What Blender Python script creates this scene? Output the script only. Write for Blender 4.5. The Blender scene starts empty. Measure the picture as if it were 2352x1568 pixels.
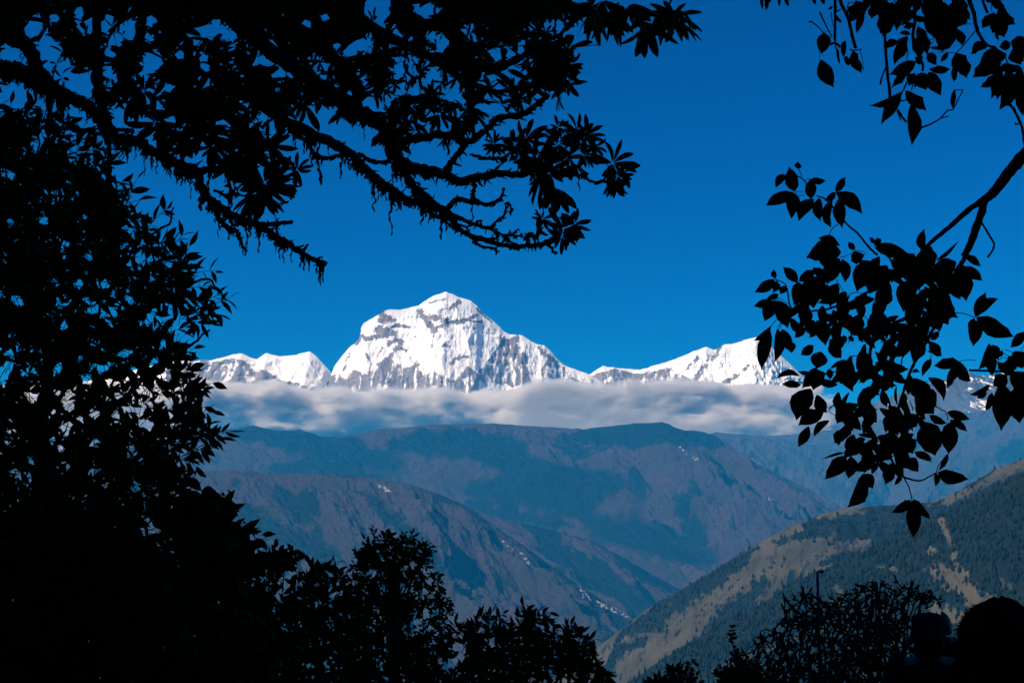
import bpy, bmesh, math, random
import numpy as np
from mathutils import Vector, Matrix

SC = bpy.context.scene
COL = SC.collection
R = math.radians
rng = np.random.default_rng(7)
random.seed(7)

# ------------------------------------------------------------------ camera
F_PX = 3470.0                 # focal length in pixels of a 2352 x 1568 picture
PITCH = R(5.9)
cam_d = bpy.data.cameras.new('camera')
cam_d.sensor_width = 36.0
cam_d.lens = 36.0 * F_PX / 2352.0
cam_d.clip_start = 0.05
cam_d.clip_end = 200000.0
cam = bpy.data.objects.new('camera', cam_d)
COL.objects.link(cam)
cam.location = (0, 0, 0)
cam.rotation_euler = (R(90) + PITCH, 0, 0)
SC.camera = cam

# ------------------------------------------------------------------ sky, sun, exposure
SUN_EL = R(40)
SUN_LEFT = R(114)             # angle to the left of the viewing direction
to_sun = Vector((-math.sin(SUN_LEFT) * math.cos(SUN_EL), math.cos(SUN_LEFT) * math.cos(SUN_EL), math.sin(SUN_EL)))
w = bpy.data.worlds.new('World')
SC.world = w
w.use_nodes = True
nt = w.node_tree
nt.nodes.clear()
sky = nt.nodes.new('ShaderNodeTexSky')
sky.sky_type = 'NISHITA'
sky.sun_disc = False
sky.sun_elevation = SUN_EL
sky.sun_rotation = -SUN_LEFT
sky.altitude = 2900
sky.air_density = 1.0
sky.dust_density = 0.0
sky.ozone_density = 6.0
tint = nt.nodes.new('ShaderNodeMix')
tint.data_type = 'RGBA'
tint.blend_type = 'MULTIPLY'
tint.inputs[0].default_value = 1.0
tint.inputs[7].default_value = (0.0, 0.50, 1.0, 1)
bg = nt.nodes.new('ShaderNodeBackground')
bg.inputs['Strength'].default_value = 0.078
out = nt.nodes.new('ShaderNodeOutputWorld')
nt.links.new(sky.outputs[0], tint.inputs[6])
nt.links.new(tint.outputs[2], bg.inputs['Color'])
nt.links.new(bg.outputs[0], out.inputs['Surface'])

sun_d = bpy.data.lights.new('sun', 'SUN')
sun_d.energy = 5.0
sun_d.angle = R(0.5)
sun_d.color = (1.0, 0.95, 0.88)
sun = bpy.data.objects.new('sun', sun_d)
COL.objects.link(sun)
sun.rotation_euler = (-to_sun).to_track_quat('-Z', 'Y').to_euler()

SC.view_settings.view_transform = 'Standard'
SC.view_settings.look = 'None'
SC.view_settings.exposure = 0.1
SC.view_settings.gamma = 1.0
SC.view_settings.use_curve_mapping = False
SC.cycles.use_denoising = True
SC.cycles.volume_bounces = 5
SC.cycles.max_bounces = 8
SC.cycles.diffuse_bounces = 2
SC.cycles.glossy_bounces = 1
SC.cycles.transparent_max_bounces = 16

# ------------------------------------------------------------------ geometry helpers
RIGHT = np.array([1.0, 0, 0])
UPV = np.array([0, -math.sin(PITCH), math.cos(PITCH)])
FWD = np.array([0, math.cos(PITCH), math.sin(PITCH)])


def at(u, v, d):
    """picture point (2352 x 1568) at distance d along the viewing axis -> metres"""
    u = np.asarray(u, float)[..., None]
    v = np.asarray(v, float)[..., None]
    d = np.asarray(d, float)[..., None]
    return d * ((u - 1176.0) / F_PX * RIGHT + (784.0 - v) / F_PX * UPV + FWD)


def proj(P):
    d = P @ FWD
    return 1176.0 + (P @ RIGHT) / d * F_PX, 784.0 - (P @ UPV) / d * F_PX


def nrmz(a):
    return a / np.maximum(np.linalg.norm(a, axis=-1, keepdims=True), 1e-9)


class MB:
    """collects pieces of one mesh"""
    def __init__(self):
        self.v, self.q, self.t, self.n = [], [], [], 0

    def add(self, V, quads=None, tris=None):
        V = np.asarray(V, float).reshape(-1, 3)
        if quads is not None and len(quads):
            self.q.append(np.asarray(quads, int).reshape(-1, 4) + self.n)
        if tris is not None and len(tris):
            self.t.append(np.asarray(tris, int).reshape(-1, 3) + self.n)
        self.v.append(V)
        self.n += len(V)

    def build(self, name, mat, parent=None, smooth=True, origin=None):
        V = np.concatenate(self.v) if self.v else np.zeros((0, 3))
        if origin is not None:
            V = V - np.asarray(origin)
        q = np.concatenate(self.q) if self.q else np.zeros((0, 4), int)
        t = np.concatenate(self.t) if self.t else np.zeros((0, 3), int)
        me = bpy.data.meshes.new(name)
        me.vertices.add(len(V))
        me.vertices.foreach_set('co', V.astype(np.float32).ravel())
        loops = np.concatenate([q.ravel(), t.ravel()]).astype(np.int32)
        me.loops.add(len(loops))
        me.loops.foreach_set('vertex_index', loops)
        starts = np.concatenate([np.arange(len(q)) * 4, len(q) * 4 + np.arange(len(t)) * 3]).astype(np.int32)
        me.polygons.add(len(starts))
        me.polygons.foreach_set('loop_start', starts)
        me.polygons.foreach_set('use_smooth', np.full(len(starts), smooth))
        me.update(calc_edges=True)
        me.validate()
        if mat:
            me.materials.append(mat)
        o = bpy.data.objects.new(name, me)
        COL.objects.link(o)
        if parent is not None:
            o.parent = parent
        if origin is not None and parent is None:
            o.location = origin
        return o


def tag(o, label=None, cat=None, group=None, kind=None):
    if label: o['label'] = label
    if cat: o['category'] = cat
    if group: o['group'] = group
    if kind: o['kind'] = kind
    return o


class Thing:
    """an Empty at the thing's base; parts are given in world metres"""
    def __init__(self, name, label, cat, base, group=None):
        self.base = np.asarray(base, float)
        self.o = bpy.data.objects.new(name, None)
        self.o.empty_display_size = 0.2
        COL.objects.link(self.o)
        self.o.location = self.base
        tag(self.o, label, cat, group)

    def part(self, mb, name, mat, parent=None, smooth=True):
        return mb.build(name, mat, parent or self.o, smooth, origin=self.base)


def smooth_path(P, n):
    """Catmull-Rom through the rows of P (any width), n points per span"""
    P = np.asarray(P, float)
    if len(P) < 2:
        return P
    Q = np.vstack([2 * P[0] - P[1], P, 2 * P[-1] - P[-2]])
    out = []
    t = np.linspace(0, 1, n, endpoint=False)[:, None]
    for i in range(1, len(Q) - 2):
        a, b, c, d = Q[i - 1], Q[i], Q[i + 1], Q[i + 2]
        out.append(0.5 * ((2 * b) + (-a + c) * t + (2 * a - 5 * b + 4 * c - d) * t ** 2 + (-a + 3 * b - 3 * c + d) * t ** 3))
    out.append(P[-1:])
    return np.vstack(out)


def tube(mb, P, rad, sides=6, lump=0.0):
    P = np.asarray(P, float)
    n = len(P)
    rad = np.broadcast_to(np.asarray(rad, float), (n,)).copy()
    T = nrmz(np.gradient(P, axis=0))
    ref = np.array([0.31, 0.9, 0.29])
    A = nrmz(np.cross(T, ref))
    B = np.cross(T, A)
    ph = np.linspace(0, 2 * math.pi, sides, endpoint=False)
    rr = rad[:, None] * np.ones(sides)
    if lump:
        rr = rr * (1 + lump * (rng.random((n, sides)) - 0.5) * 2)
    V = P[:, None, :] + rr[..., None] * (np.cos(ph)[None, :, None] * A[:, None, :] + np.sin(ph)[None, :, None] * B[:, None, :])
    i = np.arange(n - 1)[:, None] * sides
    j = np.arange(sides)[None, :]
    k = (j + 1) % sides
    q = np.stack([i + j, i + k, i + sides + k, i + sides + j], -1).reshape(-1, 4)
    caps = [[0, m + 1, m] for m in range(1, sides - 1)]
    e = (n - 1) * sides
    caps += [[e, e + m, e + m + 1] for m in range(1, sides - 1)]
    mb.add(V.reshape(-1, 3), q, caps)


PROF = {
    'ovate': ([0, .06, .2, .4, .6, .78, .9, 1.0], [.03, .16, .38, .5, .46, .30, .12, .01]),
    'lance': ([0, .08, .25, .45, .65, .82, .93, 1.0], [.05, .16, .36, .48, .5, .40, .22, .02]),
    'small': ([0, .12, .35, .6, .82, 1.0], [.04, .25, .5, .45, .22, .01]),
    'strap': ([0, .1, .3, .6, .85, 1.0], [.25, .38, .5, .42, .2, .01]),
}


def add_leaves(mb, base, dirv, nrm, L, W, prof='ovate', curl=0.1, bend=0.0, fold=0.25, rag=0.0, holes=None):
    base = np.asarray(base, float).reshape(-1, 3)
    N = len(base)
    if N == 0:
        return
    d = nrmz(np.asarray(dirv, float).reshape(-1, 3))
    nr = np.asarray(nrm, float).reshape(-1, 3)
    side = nrmz(np.cross(nr, d))
    nr = np.cross(d, side)
    L = np.broadcast_to(L, (N,)); W = np.broadcast_to(W, (N,))
    curl = np.broadcast_to(curl, (N,)); bend = np.broadcast_to(bend, (N,))
    s, hw = (np.array(a) for a in PROF[prof])
    K = len(s)
    mid = (base[:, None] + d[:, None] * (L[:, None] * s)[..., None]
           - nr[:, None] * (curl[:, None] * L[:, None] * s ** 2)[..., None]
           + side[:, None] * (bend[:, None] * L[:, None] * (s - s * s) * 4)[..., None])
    hwL = np.broadcast_to(hw, (N, K)).copy(); hwR = hwL.copy()
    if rag:
        hwL[:, 1:-1] *= 1 - rag * rng.random((N, K - 2)) ** 3
        hwR[:, 1:-1] *= 1 - rag * rng.random((N, K - 2)) ** 3
    lift = nr[:, None] * fold
    Lp = mid + (side[:, None] + lift) * (W[:, None] * hwL)[..., None]
    Rp = mid + (-side[:, None] + lift) * (W[:, None] * hwR)[..., None]
    if holes is not None and len(holes):          # keep the crown's natural openings free of leaves
        hu, hv_ = proj(np.stack([Lp, mid, Rp], 2).reshape(-1, 3))
        bad = np.zeros(hu.shape, bool)
        for x, y, r in holes:
            bad |= (hu - x) ** 2 + (hv_ - y) ** 2 < r * r
        ok = ~bad.reshape(N, -1).any(1)
        Lp, mid, Rp = Lp[ok], mid[ok], Rp[ok]
        N = int(ok.sum())
        if N == 0:
            return
    V = np.stack([Lp, mid, Rp], 2).reshape(-1, 3)
    k = np.arange(K - 1) * 3
    q1 = np.stack([k, k + 1, k + 4, k + 3], -1)
    q2 = np.stack([k + 1, k + 2, k + 5, k + 4], -1)
    q = np.concatenate([q1, q2])
    q = (q[None] + (np.arange(N) * K * 3)[:, None, None]).reshape(-1, 4)
    mb.add(V, q)


def img_dir(ang, depth=0.0):
    """direction in the picture (0 = right, 90 = up, degrees) plus a share away from the camera"""
    a = np.radians(np.asarray(ang, float))[..., None]
    dep = np.asarray(depth, float)[..., None]
    return np.cos(a) * RIGHT + np.sin(a) * UPV + dep * FWD


def in_poly(poly, x, y):
    poly = np.asarray(poly, float)
    x = np.asarray(x); y = np.asarray(y)
    ins = np.zeros(x.shape, bool)
    j = len(poly) - 1
    for i in range(len(poly)):
        xi, yi = poly[i]; xj, yj = poly[j]
        c = ((yi > y) != (yj > y)) & (x < (xj - xi) * (y - yi) / (yj - yi + 1e-12) + xi)
        ins ^= c
        j = i
    return ins


def rand_in(poly, n, gaps=()):
    poly = np.asarray(poly, float)
    lo, hi = poly.min(0), poly.max(0)
    out = np.zeros((0, 2))
    while len(out) < n:
        p = lo + rng.random((n * 3, 2)) * (hi - lo)
        ok = in_poly(poly, p[:, 0], p[:, 1])
        for gx, gy, gr in gaps:
            ok &= (p[:, 0] - gx) ** 2 + (p[:, 1] - gy) ** 2 > gr * gr
        out = np.vstack([out, p[ok]])
    return out[:n]


# ------------------------------------------------------------------ numpy noise
_perm = np.random.default_rng(3).permutation(4096)
_ang = np.random.default_rng(4).random(4096) * 2 * math.pi
_gx, _gy = np.cos(_ang), np.sin(_ang)


def gnoise(x, y, seed=0):
    xi = np.floor(x).astype(int); yi = np.floor(y).astype(int)
    xf = x - xi; yf = y - yi

    def g(ix, iy, dx, dy):
        h = _perm[(_perm[(ix + seed * 131) & 4095] + iy + seed * 17) & 4095]
        return _gx[h] * dx + _gy[h] * dy
    u = xf ** 3 * (xf * (xf * 6 - 15) + 10)
    v = yf ** 3 * (yf * (yf * 6 - 15) + 10)
    a = g(xi, yi, xf, yf); b = g(xi + 1, yi, xf - 1, yf)
    c = g(xi, yi + 1, xf, yf - 1); e = g(xi + 1, yi + 1, xf - 1, yf - 1)
    return ((a + (b - a) * u) + ((c + (e - c) * u) - (a + (b - a) * u)) * v) * 1.5


def fbm(x, y, octv=5, seed=0, gain=0.5):
    s = 0; a = 1.0; f = 1.0; t = 0
    for o in range(octv):
        s = s + a * gnoise(x * f, y * f, seed + o); t += a
        a *= gain; f *= 2.03
    return s / t


def ridged(x, y, octv=5, seed=0, gain=0.5):
    s = 0; a = 1.0; f = 1.0; t = 0
    w_ = 1.0
    for o in range(octv):
        n = 1 - np.abs(gnoise(x * f, y * f, seed + o)) * 1.4
        n = np.clip(n, 0, 1) ** 2 * w_
        w_ = np.clip(n * 1.8, 0, 1)
        s = s + a * n; t += a
        a *= gain; f *= 2.07
    return s / t


def sstep(a, b, x):
    t = np.clip((x - a) / (b - a), 0, 1)
    return t * t * (3 - 2 * t)


# ------------------------------------------------------------------ materials
def mat_new(name):
    m = bpy.data.materials.new(name)
    m.use_nodes = True
    nt = m.node_tree
    b = nt.nodes['Principled BSDF']
    return m, nt, b


def mat_plain(name, c1, c2=None, scale=8.0, rough=0.8, spec=0.2, detail=4):
    m, nt, b = mat_new(name)
    b.inputs['Roughness'].default_value = rough
    b.inputs['Specular IOR Level'].default_value = spec
    if c2 is None:
        b.inputs['Base Color'].default_value = (*c1, 1)
    else:
        tc = nt.nodes.new('ShaderNodeTexCoord')
        n = nt.nodes.new('ShaderNodeTexNoise')
        n.inputs['Scale'].default_value = scale
        n.inputs['Detail'].default_value = detail
        mx = nt.nodes.new('ShaderNodeMix'); mx.data_type = 'RGBA'
        mx.inputs[6].default_value = (*c1, 1); mx.inputs[7].default_value = (*c2, 1)
        nt.links.new(tc.outputs['Object'], n.inputs['Vector'])
        nt.links.new(n.outputs['Fac'], mx.inputs[0])
        nt.links.new(mx.outputs[2], b.inputs['Base Color'])
    return m


M_LEAF = mat_plain('leaf_green', (0.030, 0.055, 0.012), (0.045, 0.07, 0.014), 3.0, 0.85, 0.0)
M_RHODO = mat_plain('rhododendron_leaf', (0.030, 0.05, 0.012), (0.045, 0.06, 0.015), 3.0, 0.85, 0.0)
M_BARK = mat_plain('bark', (0.05, 0.04, 0.03), (0.09, 0.07, 0.05), 12.0, 0.95, 0.0)
M_MOSS = mat_plain('moss', (0.04, 0.045, 0.02), (0.06, 0.06, 0.03), 10.0, 0.95, 0.0)
M_TWIG = mat_plain('twig', (0.05, 0.035, 0.025), (0.08, 0.055, 0.04), 12.0, 0.95, 0.0)

# ------------------------------------------------------------------ terrain
def set_attr(o, name, val):
    a = o.data.attributes.new(name, 'FLOAT', 'POINT')
    a.data.foreach_set('value', np.asarray(val, np.float32).ravel())


def attr_node(nt, name):
    n = nt.nodes.new('ShaderNodeAttribute')
    n.attribute_name = name
    return n.outputs['Fac']


def mat_hill(name, grass1, grass2, forest1, forest2, pale, nscale, bump=0.0, edge=(.85, 1.38)):
    m, nt, b = mat_new(name)
    b.inputs['Roughness'].default_value = 0.95
    b.inputs['Specular IOR Level'].default_value = 0.0
    tc = nt.nodes.new('ShaderNodeTexCoord')

    def noise(s, det=6):
        n = nt.nodes.new('ShaderNodeTexNoise')
        n.inputs['Scale'].default_value = s
        n.inputs['Detail'].default_value = det
        n.inputs['Roughness'].default_value = 0.62
        nt.links.new(tc.outputs['Object'], n.inputs['Vector'])
        return n.outputs['Fac']

    def mix(f, c1, c2):
        mx = nt.nodes.new('ShaderNodeMix'); mx.data_type = 'RGBA'
        nt.links.new(f, mx.inputs[0])
        for i, c in ((6, c1), (7, c2)):
            if isinstance(c, tuple): mx.inputs[i].default_value = (*c, 1)
            else: nt.links.new(c, mx.inputs[i])
        return mx.outputs[2]

    def ramp(f, a, bb):
        r = nt.nodes.new('ShaderNodeMapRange')
        r.interpolation_type = 'SMOOTHSTEP'
        r.inputs['From Min'].default_value = a; r.inputs['From Max'].default_value = bb
        nt.links.new(f, r.inputs['Value'])
        return r.outputs['Result']

    def add(f, g, k):
        n = nt.nodes.new('ShaderNodeMath'); n.operation = 'MULTIPLY_ADD'
        nt.links.new(g, n.inputs[0]); n.inputs[1].default_value = k
        nt.links.new(f, n.inputs[2])
        return n.outputs[0]
    n1 = noise(nscale); n2 = noise(nscale * 4.3, 8)
    n3 = noise(nscale * 17, 6)
    grass = mix(ramp(n1, .35, .65), grass1, grass2)
    grass = mix(ramp(n3, .45, .75), grass, tuple(.62 * c for c in grass2))
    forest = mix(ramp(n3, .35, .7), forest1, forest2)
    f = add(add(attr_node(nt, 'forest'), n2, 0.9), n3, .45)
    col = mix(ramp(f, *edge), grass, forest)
    p = add(add(attr_node(nt, 'pale'), n2, 1.0), n3, .9)
    col = mix(ramp(p, 1.55, 2.0), col, pale)
    nt.links.new(col, b.inputs['Base Color'])
    if bump:
        bn = nt.nodes.new('ShaderNodeBump')
        bn.inputs['Distance'].default_value = bump
        bn.inputs['Strength'].default_value = 1.0
        nt.links.new(n2, bn.inputs['Height'])
        nt.links.new(bn.outputs[0], b.inputs['Normal'])
    return m


def crest_line(pts, n, rough_px=1.5, seed=0, wl=22.0):
    """pts: (u, v, d) rows -> n crest points in metres and their picture columns"""
    P = np.array(pts, float)
    seg = np.concatenate([[0], np.cumsum(np.hypot(np.diff(P[:, 0]), np.diff(P[:, 1])))])
    s = np.linspace(0, seg[-1], n)
    u = np.interp(s, seg, P[:, 0]); v = np.interp(s, seg, P[:, 1]); d = np.interp(s, seg, P[:, 2])
    v = v + rough_px * 2 * fbm(s / wl, s * 0 + seed * 3.7, 5, seed, 0.6)
    return at(u, v, d)


def ridge(name, pts, n_s, n_t, run, drop, mat, lean=0.0, prof=1.0, back=0.45, rel=(180, 900, 2.2), rough_px=1.5,
          seed=0, label=None, tpow=1.4, masks=None, warp=0.35, lean_var=0.0):
    C = crest_line(pts, n_s, rough_px, seed)
    a = np.concatenate([[0], np.cumsum(np.linalg.norm(np.diff(C[:, :2], axis=0), axis=1))])
    nb = max(8, n_t // 6)
    tf = np.linspace(0, 1, n_t) ** tpow
    tb = -(np.linspace(1, 0, nb, endpoint=False) ** 1.5) * back
    t = np.concatenate([tb, tf])
    hdir = -nrmz(C[:, :2])
    an = R(lean) + R(lean_var) * fbm(a / 3000.0, a * 0 + seed, 3, seed + 50)
    # all rows share one smooth direction so that neighbouring rows never cross
    hd = nrmz(np.stack([hdir[:, 0] * np.cos(an) - hdir[:, 1] * np.sin(an), hdir[:, 0] * np.sin(an) + hdir[:, 1] * np.cos(an)], -1))
    A, T = np.meshgrid(a, t, indexing='ij')
    B = T * run
    X = C[:, 0:1] + hd[:, 0:1] * B
    Y = C[:, 1:2] + hd[:, 1:2] * B
    Z = C[:, 2:3] - drop * np.abs(T) ** prof * np.where(T < 0, 1.4, 1.0)
    amp, wl, st = rel
    wx = fbm(A / wl / 2.3, B / wl / 2.3, 3, seed + 11) * warp * 2
    rn = ridged(A / wl + wx, B / (wl * st) + wx * .6, 6, seed + 21, 0.52) - 0.42
    fine = fbm(A / (wl * .22), B / (wl * .3), 5, seed + 31, .6)
    wt = sstep(0, .25, np.abs(T)) * (0.35 + 0.65 * np.clip(np.abs(T) * 2, 0, 1))
    Z = Z + amp * rn * wt + amp * .26 * fine * sstep(0, .04, np.abs(T))
    V = np.stack([X, Y, Z], -1)
    ns, m = A.shape
    i = (np.arange(ns - 1)[:, None] * m + np.arange(m - 1)[None, :]).ravel()
    q = np.stack([i, i + 1, i + m + 1, i + m], -1)
    mb = MB(); mb.add(V.reshape(-1, 3), q)
    o = mb.build(name, mat)
    tag(o, label, kind='structure')
    if masks:
        for k, val in masks(A, B, T, V, rn, fine).items():
            set_attr(o, k, val)
    return o, V, A, B, T


def strokes(V, items, sc=1.0, ou=0.0, ov=0.0, wob=0.25):
    """soft mask of brush strokes given as ((x, y), ...), width in picture units, on the surface points they land on"""
    u, v = proj(V.reshape(-1, 3))
    u = (u - ou) / sc; v = (v - ov) / sc
    nz = fbm(u / 14.0, v / 14.0, 4, 77, .6)
    nz2 = fbm(u / 60.0, v / 60.0, 3, 79, .6)
    out = np.zeros(len(u))
    for pts, wd, val in items:
        pts = np.asarray(pts, float)
        best = np.full(len(u), 1e9)
        for k in range(len(pts) - 1):
            ax, ay = pts[k]; bx, by = pts[k + 1]
            dx, dy = bx - ax, by - ay
            tt = np.clip(((u - ax) * dx + (v - ay) * dy) / (dx * dx + dy * dy + 1e-9), 0, 1)
            best = np.minimum(best, np.hypot(u - ax - tt * dx, v - ay - tt * dy))
        out = np.maximum(out, val * (1 - sstep(wd * .55, wd * 1.2, best + nz * (wd * .9 + 5) + nz2 * (wd * .5 + 4))))
    return out.reshape(V.shape[:-1])


def areas(V, items, sc=1.0, ou=0.0, ov=0.0, wob=12.0):
    u, v = proj(V.reshape(-1, 3))
    u = (u - ou) / sc; v = (v - ov) / sc
    u2 = u + wob * 2 * fbm(u / 40, v / 40, 4, 91, .6)
    v2 = v + wob * 2 * fbm(u / 40, v / 40, 4, 95, .6)
    out = np.zeros(len(u))
    for poly, val in items:
        out = np.where(in_poly(poly, u2, v2), np.maximum(out, val), out)
    return out.reshape(V.shape[:-1])


def soften(M, r):
    for ax in (0, 1):
        for _ in range(2):
            c = np.cumsum(np.concatenate([np.repeat(np.take(M, [0], ax), r + 1, ax), M, np.repeat(np.take(M, [-1], ax), r, ax)], ax), ax)
            n = M.shape[ax]
            M = (np.take(c, np.arange(2 * r + 1, 2 * r + 1 + n), ax) - np.take(c, np.arange(0, n), ax)) / (2 * r + 1)
    return M


# ---- snow mountains (beyond the haze, 33 to 40 km away)
def mat_snow(r1=(0.12, 0.12, 0.145), r2=(0.26, 0.25, 0.275)):
    m, nt, b = mat_new('snow_and_rock')
    b.inputs['Roughness'].default_value = 0.7
    b.inputs['Specular IOR Level'].default_value = 0.1
    tc = nt.nodes.new('ShaderNodeTexCoord')
    n = nt.nodes.new('ShaderNodeTexNoise')
    n.inputs['Scale'].default_value = 0.006
    n.inputs['Detail'].default_value = 8
    n.inputs['Roughness'].default_value = 0.68
    nt.links.new(tc.outputs['Object'], n.inputs['Vector'])
    nb = nt.nodes.new('ShaderNodeTexNoise')
    nb.inputs['Scale'].default_value = 0.0016; nb.inputs['Detail'].default_value = 5
    mp = nt.nodes.new('ShaderNodeMapping'); mp.inputs['Scale'].default_value = (1.5, .6, .75)
    nt.links.new(tc.outputs['Object'], mp.inputs['Vector'])
    nt.links.new(mp.outputs[0], n.inputs['Vector']); nt.links.new(mp.outputs[0], nb.inputs['Vector'])
    ma0 = nt.nodes.new('ShaderNodeMath'); ma0.operation = 'MULTIPLY_ADD'
    nt.links.new(nb.outputs['Fac'], ma0.inputs[0]); ma0.inputs[1].default_value = 0.95
    nt.links.new(attr_node(nt, 'rock'), ma0.inputs[2])
    ma = nt.nodes.new('ShaderNodeMath'); ma.operation = 'MULTIPLY_ADD'
    nt.links.new(n.outputs['Fac'], ma.inputs[0]); ma.inputs[1].default_value = 0.75
    nt.links.new(ma0.outputs[0], ma.inputs[2])
    r = nt.nodes.new('ShaderNodeMapRange'); r.interpolation_type = 'SMOOTHSTEP'
    r.inputs['From Min'].default_value = 1.24; r.inputs['From Max'].default_value = 1.46
    nt.links.new(ma.outputs[0], r.inputs['Value'])
    n2 = nt.nodes.new('ShaderNodeTexNoise')
    n2.inputs['Scale'].default_value = 0.012; n2.inputs['Detail'].default_value = 6
    nt.links.new(tc.outputs['Object'], n2.inputs['Vector'])
    rc = nt.nodes.new('ShaderNodeMix'); rc.data_type = 'RGBA'
    rc.inputs[6].default_value = (*r1, 1); rc.inputs[7].default_value = (*r2, 1)
    nt.links.new(n2.outputs['Fac'], rc.inputs[0])
    mx = nt.nodes.new('ShaderNodeMix'); mx.data_type = 'RGBA'
    nt.links.new(r.outputs['Result'], mx.inputs[0])
    mx.inputs[6].default_value = (0.93, 0.93, 0.93, 1)
    nt.links.new(rc.outputs[2], mx.inputs[7])
    nt.links.new(mx.outputs[2], b.inputs['Base Color'])
    return m


M_SNOW = mat_snow()


def peak(name, pts, d, n_s, n_t, foot_v, depth, seed, label, rock_fn, rel=(420, 1500), rough_px=2.0, slant=0.0, mat=None):
    """a steep mountain wall: crest traced as a skyline at distance d, its face falling towards the viewer by `depth` metres"""
    P = np.array([(p[0], p[1], d + (p[2] if len(p) > 2 else 0)) for p in pts], float)
    C = crest_line(P, n_s, rough_px, seed, 16.0)
    a = np.concatenate([[0], np.cumsum(np.linalg.norm(np.diff(C[:, :2], axis=0), axis=1))])
    foot = (1143.0 - foot_v) / F_PX * d
    nb = 24
    t = np.concatenate([-(np.linspace(1, 0, nb, endpoint=False) ** 1.3) * .6, np.linspace(0, 1, n_t) ** 1.15])
    A, T = np.meshgrid(a, t, indexing='ij')
    H = np.maximum(C[:, 2:3] - foot, 200.0)
    back = T < 0
    # horizontal travel: steeper in the upper third, gentler at the foot
    hor = np.where(back, T * 1.6, 0.30 * T + 0.70 * np.abs(T) ** 1.5) * depth * (H / H.max()) ** .8
    X = C[:, 0:1] + slant * H * np.abs(T)
    Y = C[:, 1:2] - hor
    Z = C[:, 2:3] - H * np.abs(T) ** np.where(back, 1.2, 1.0)
    amp, wl = rel
    zz = (C[:, 2:3].max() - Z)
    wx = fbm(X / wl / 1.7, zz / wl / 1.7, 4, seed + 7)
    ribs = ridged(X / wl + wx * .55, zz / (wl * 1.7) + wx * .5, 6, seed + 1, .55) - .4
    ledge = fbm(X / 3000.0, zz / 260.0 + wx * .8, 4, seed + 3)
    fine = fbm(X / 170.0, zz / 330.0, 5, seed + 5, .62)
    wt = sstep(0, .12, np.abs(T))
    off = (amp * ribs * (.4 + .9 * np.clip(T, 0, 1)) + amp * .22 * ledge + amp * .30 * fine) * wt
    Y = Y - off
    V = np.stack([X, Y, Z], -1)
    apron = np.stack([V[:, -1] + np.array([0, -240.0 * k, -330.0 * k]) + fbm(X[:, -1] / 400, X[:, -1] * 0 + k, 4, 5)[:, None] * np.array([0, 120.0, 90.0]) for k in range(1, 10)], 1)
    V = np.concatenate([V, apron], 1)
    pad = lambda F: np.concatenate([F, np.repeat(F[:, -1:], 9, 1)], 1)
    A, T, ribs, fine, ledge = pad(A), pad(T), pad(ribs), pad(fine), pad(ledge)
    ns, m = A.shape
    i = (np.arange(ns - 1)[:, None] * m + np.arange(m - 1)[None, :]).ravel()
    q = np.stack([i, i + 1, i + m + 1, i + m], -1)
    mb = MB(); mb.add(V.reshape(-1, 3), q)
    o = mb.build(name, mat or M_SNOW)
    tag(o, label, kind='structure')
    # slope of the built surface decides where snow cannot lie, plus the mountain's own rock bands
    dV = np.gradient(V, axis=1); dU = np.gradient(V, axis=0)
    Nn = nrmz(np.cross(dU, dV)); nz = np.abs(Nn[..., 2])
    o_rock = rock_fn(V, nz, ribs, fine, ledge, T)
    o_rock[:, -9:] = .8
    set_attr(o, 'rock', np.clip(o_rock, 0, 1))
    return o, V


T5 = dict(sc=0.375, ou=631.6, ov=574.2)


def c5(pts):
    return [(631.6 + x * .375, 574.2 + y * .375) + tuple(r) for x, y, *r in pts]


dh_crest = c5([(190, 1010, -2000), (230, 920, -1500), (285, 845, -1200), (330, 800, -900), (362, 715, -700), (400, 660, -600), (450, 600, -500), (488, 572, -450), (514, 545, -400),
               (525, 505, -350), (528, 472, -300), (545, 445, -250), (600, 415, -200), (650, 385, -150), (690, 365, -100),
               (770, 365, -50), (830, 350), (880, 340), (920, 310), (970, 280), (1010, 268), (1045, 255), (1085, 268), (1120, 285),
               (1160, 299), (1200, 310), (1240, 345), (1270, 385), (1310, 415), (1350, 445), (1400, 495), (1435, 515), (1510, 520),
               (1550, 545), (1600, 575), (1650, 585), (1690, 620), (1740, 680), (1780, 708), (1850, 735), (1935, 765), (1990, 800), (2060, 860), (2130, 950)])


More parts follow.
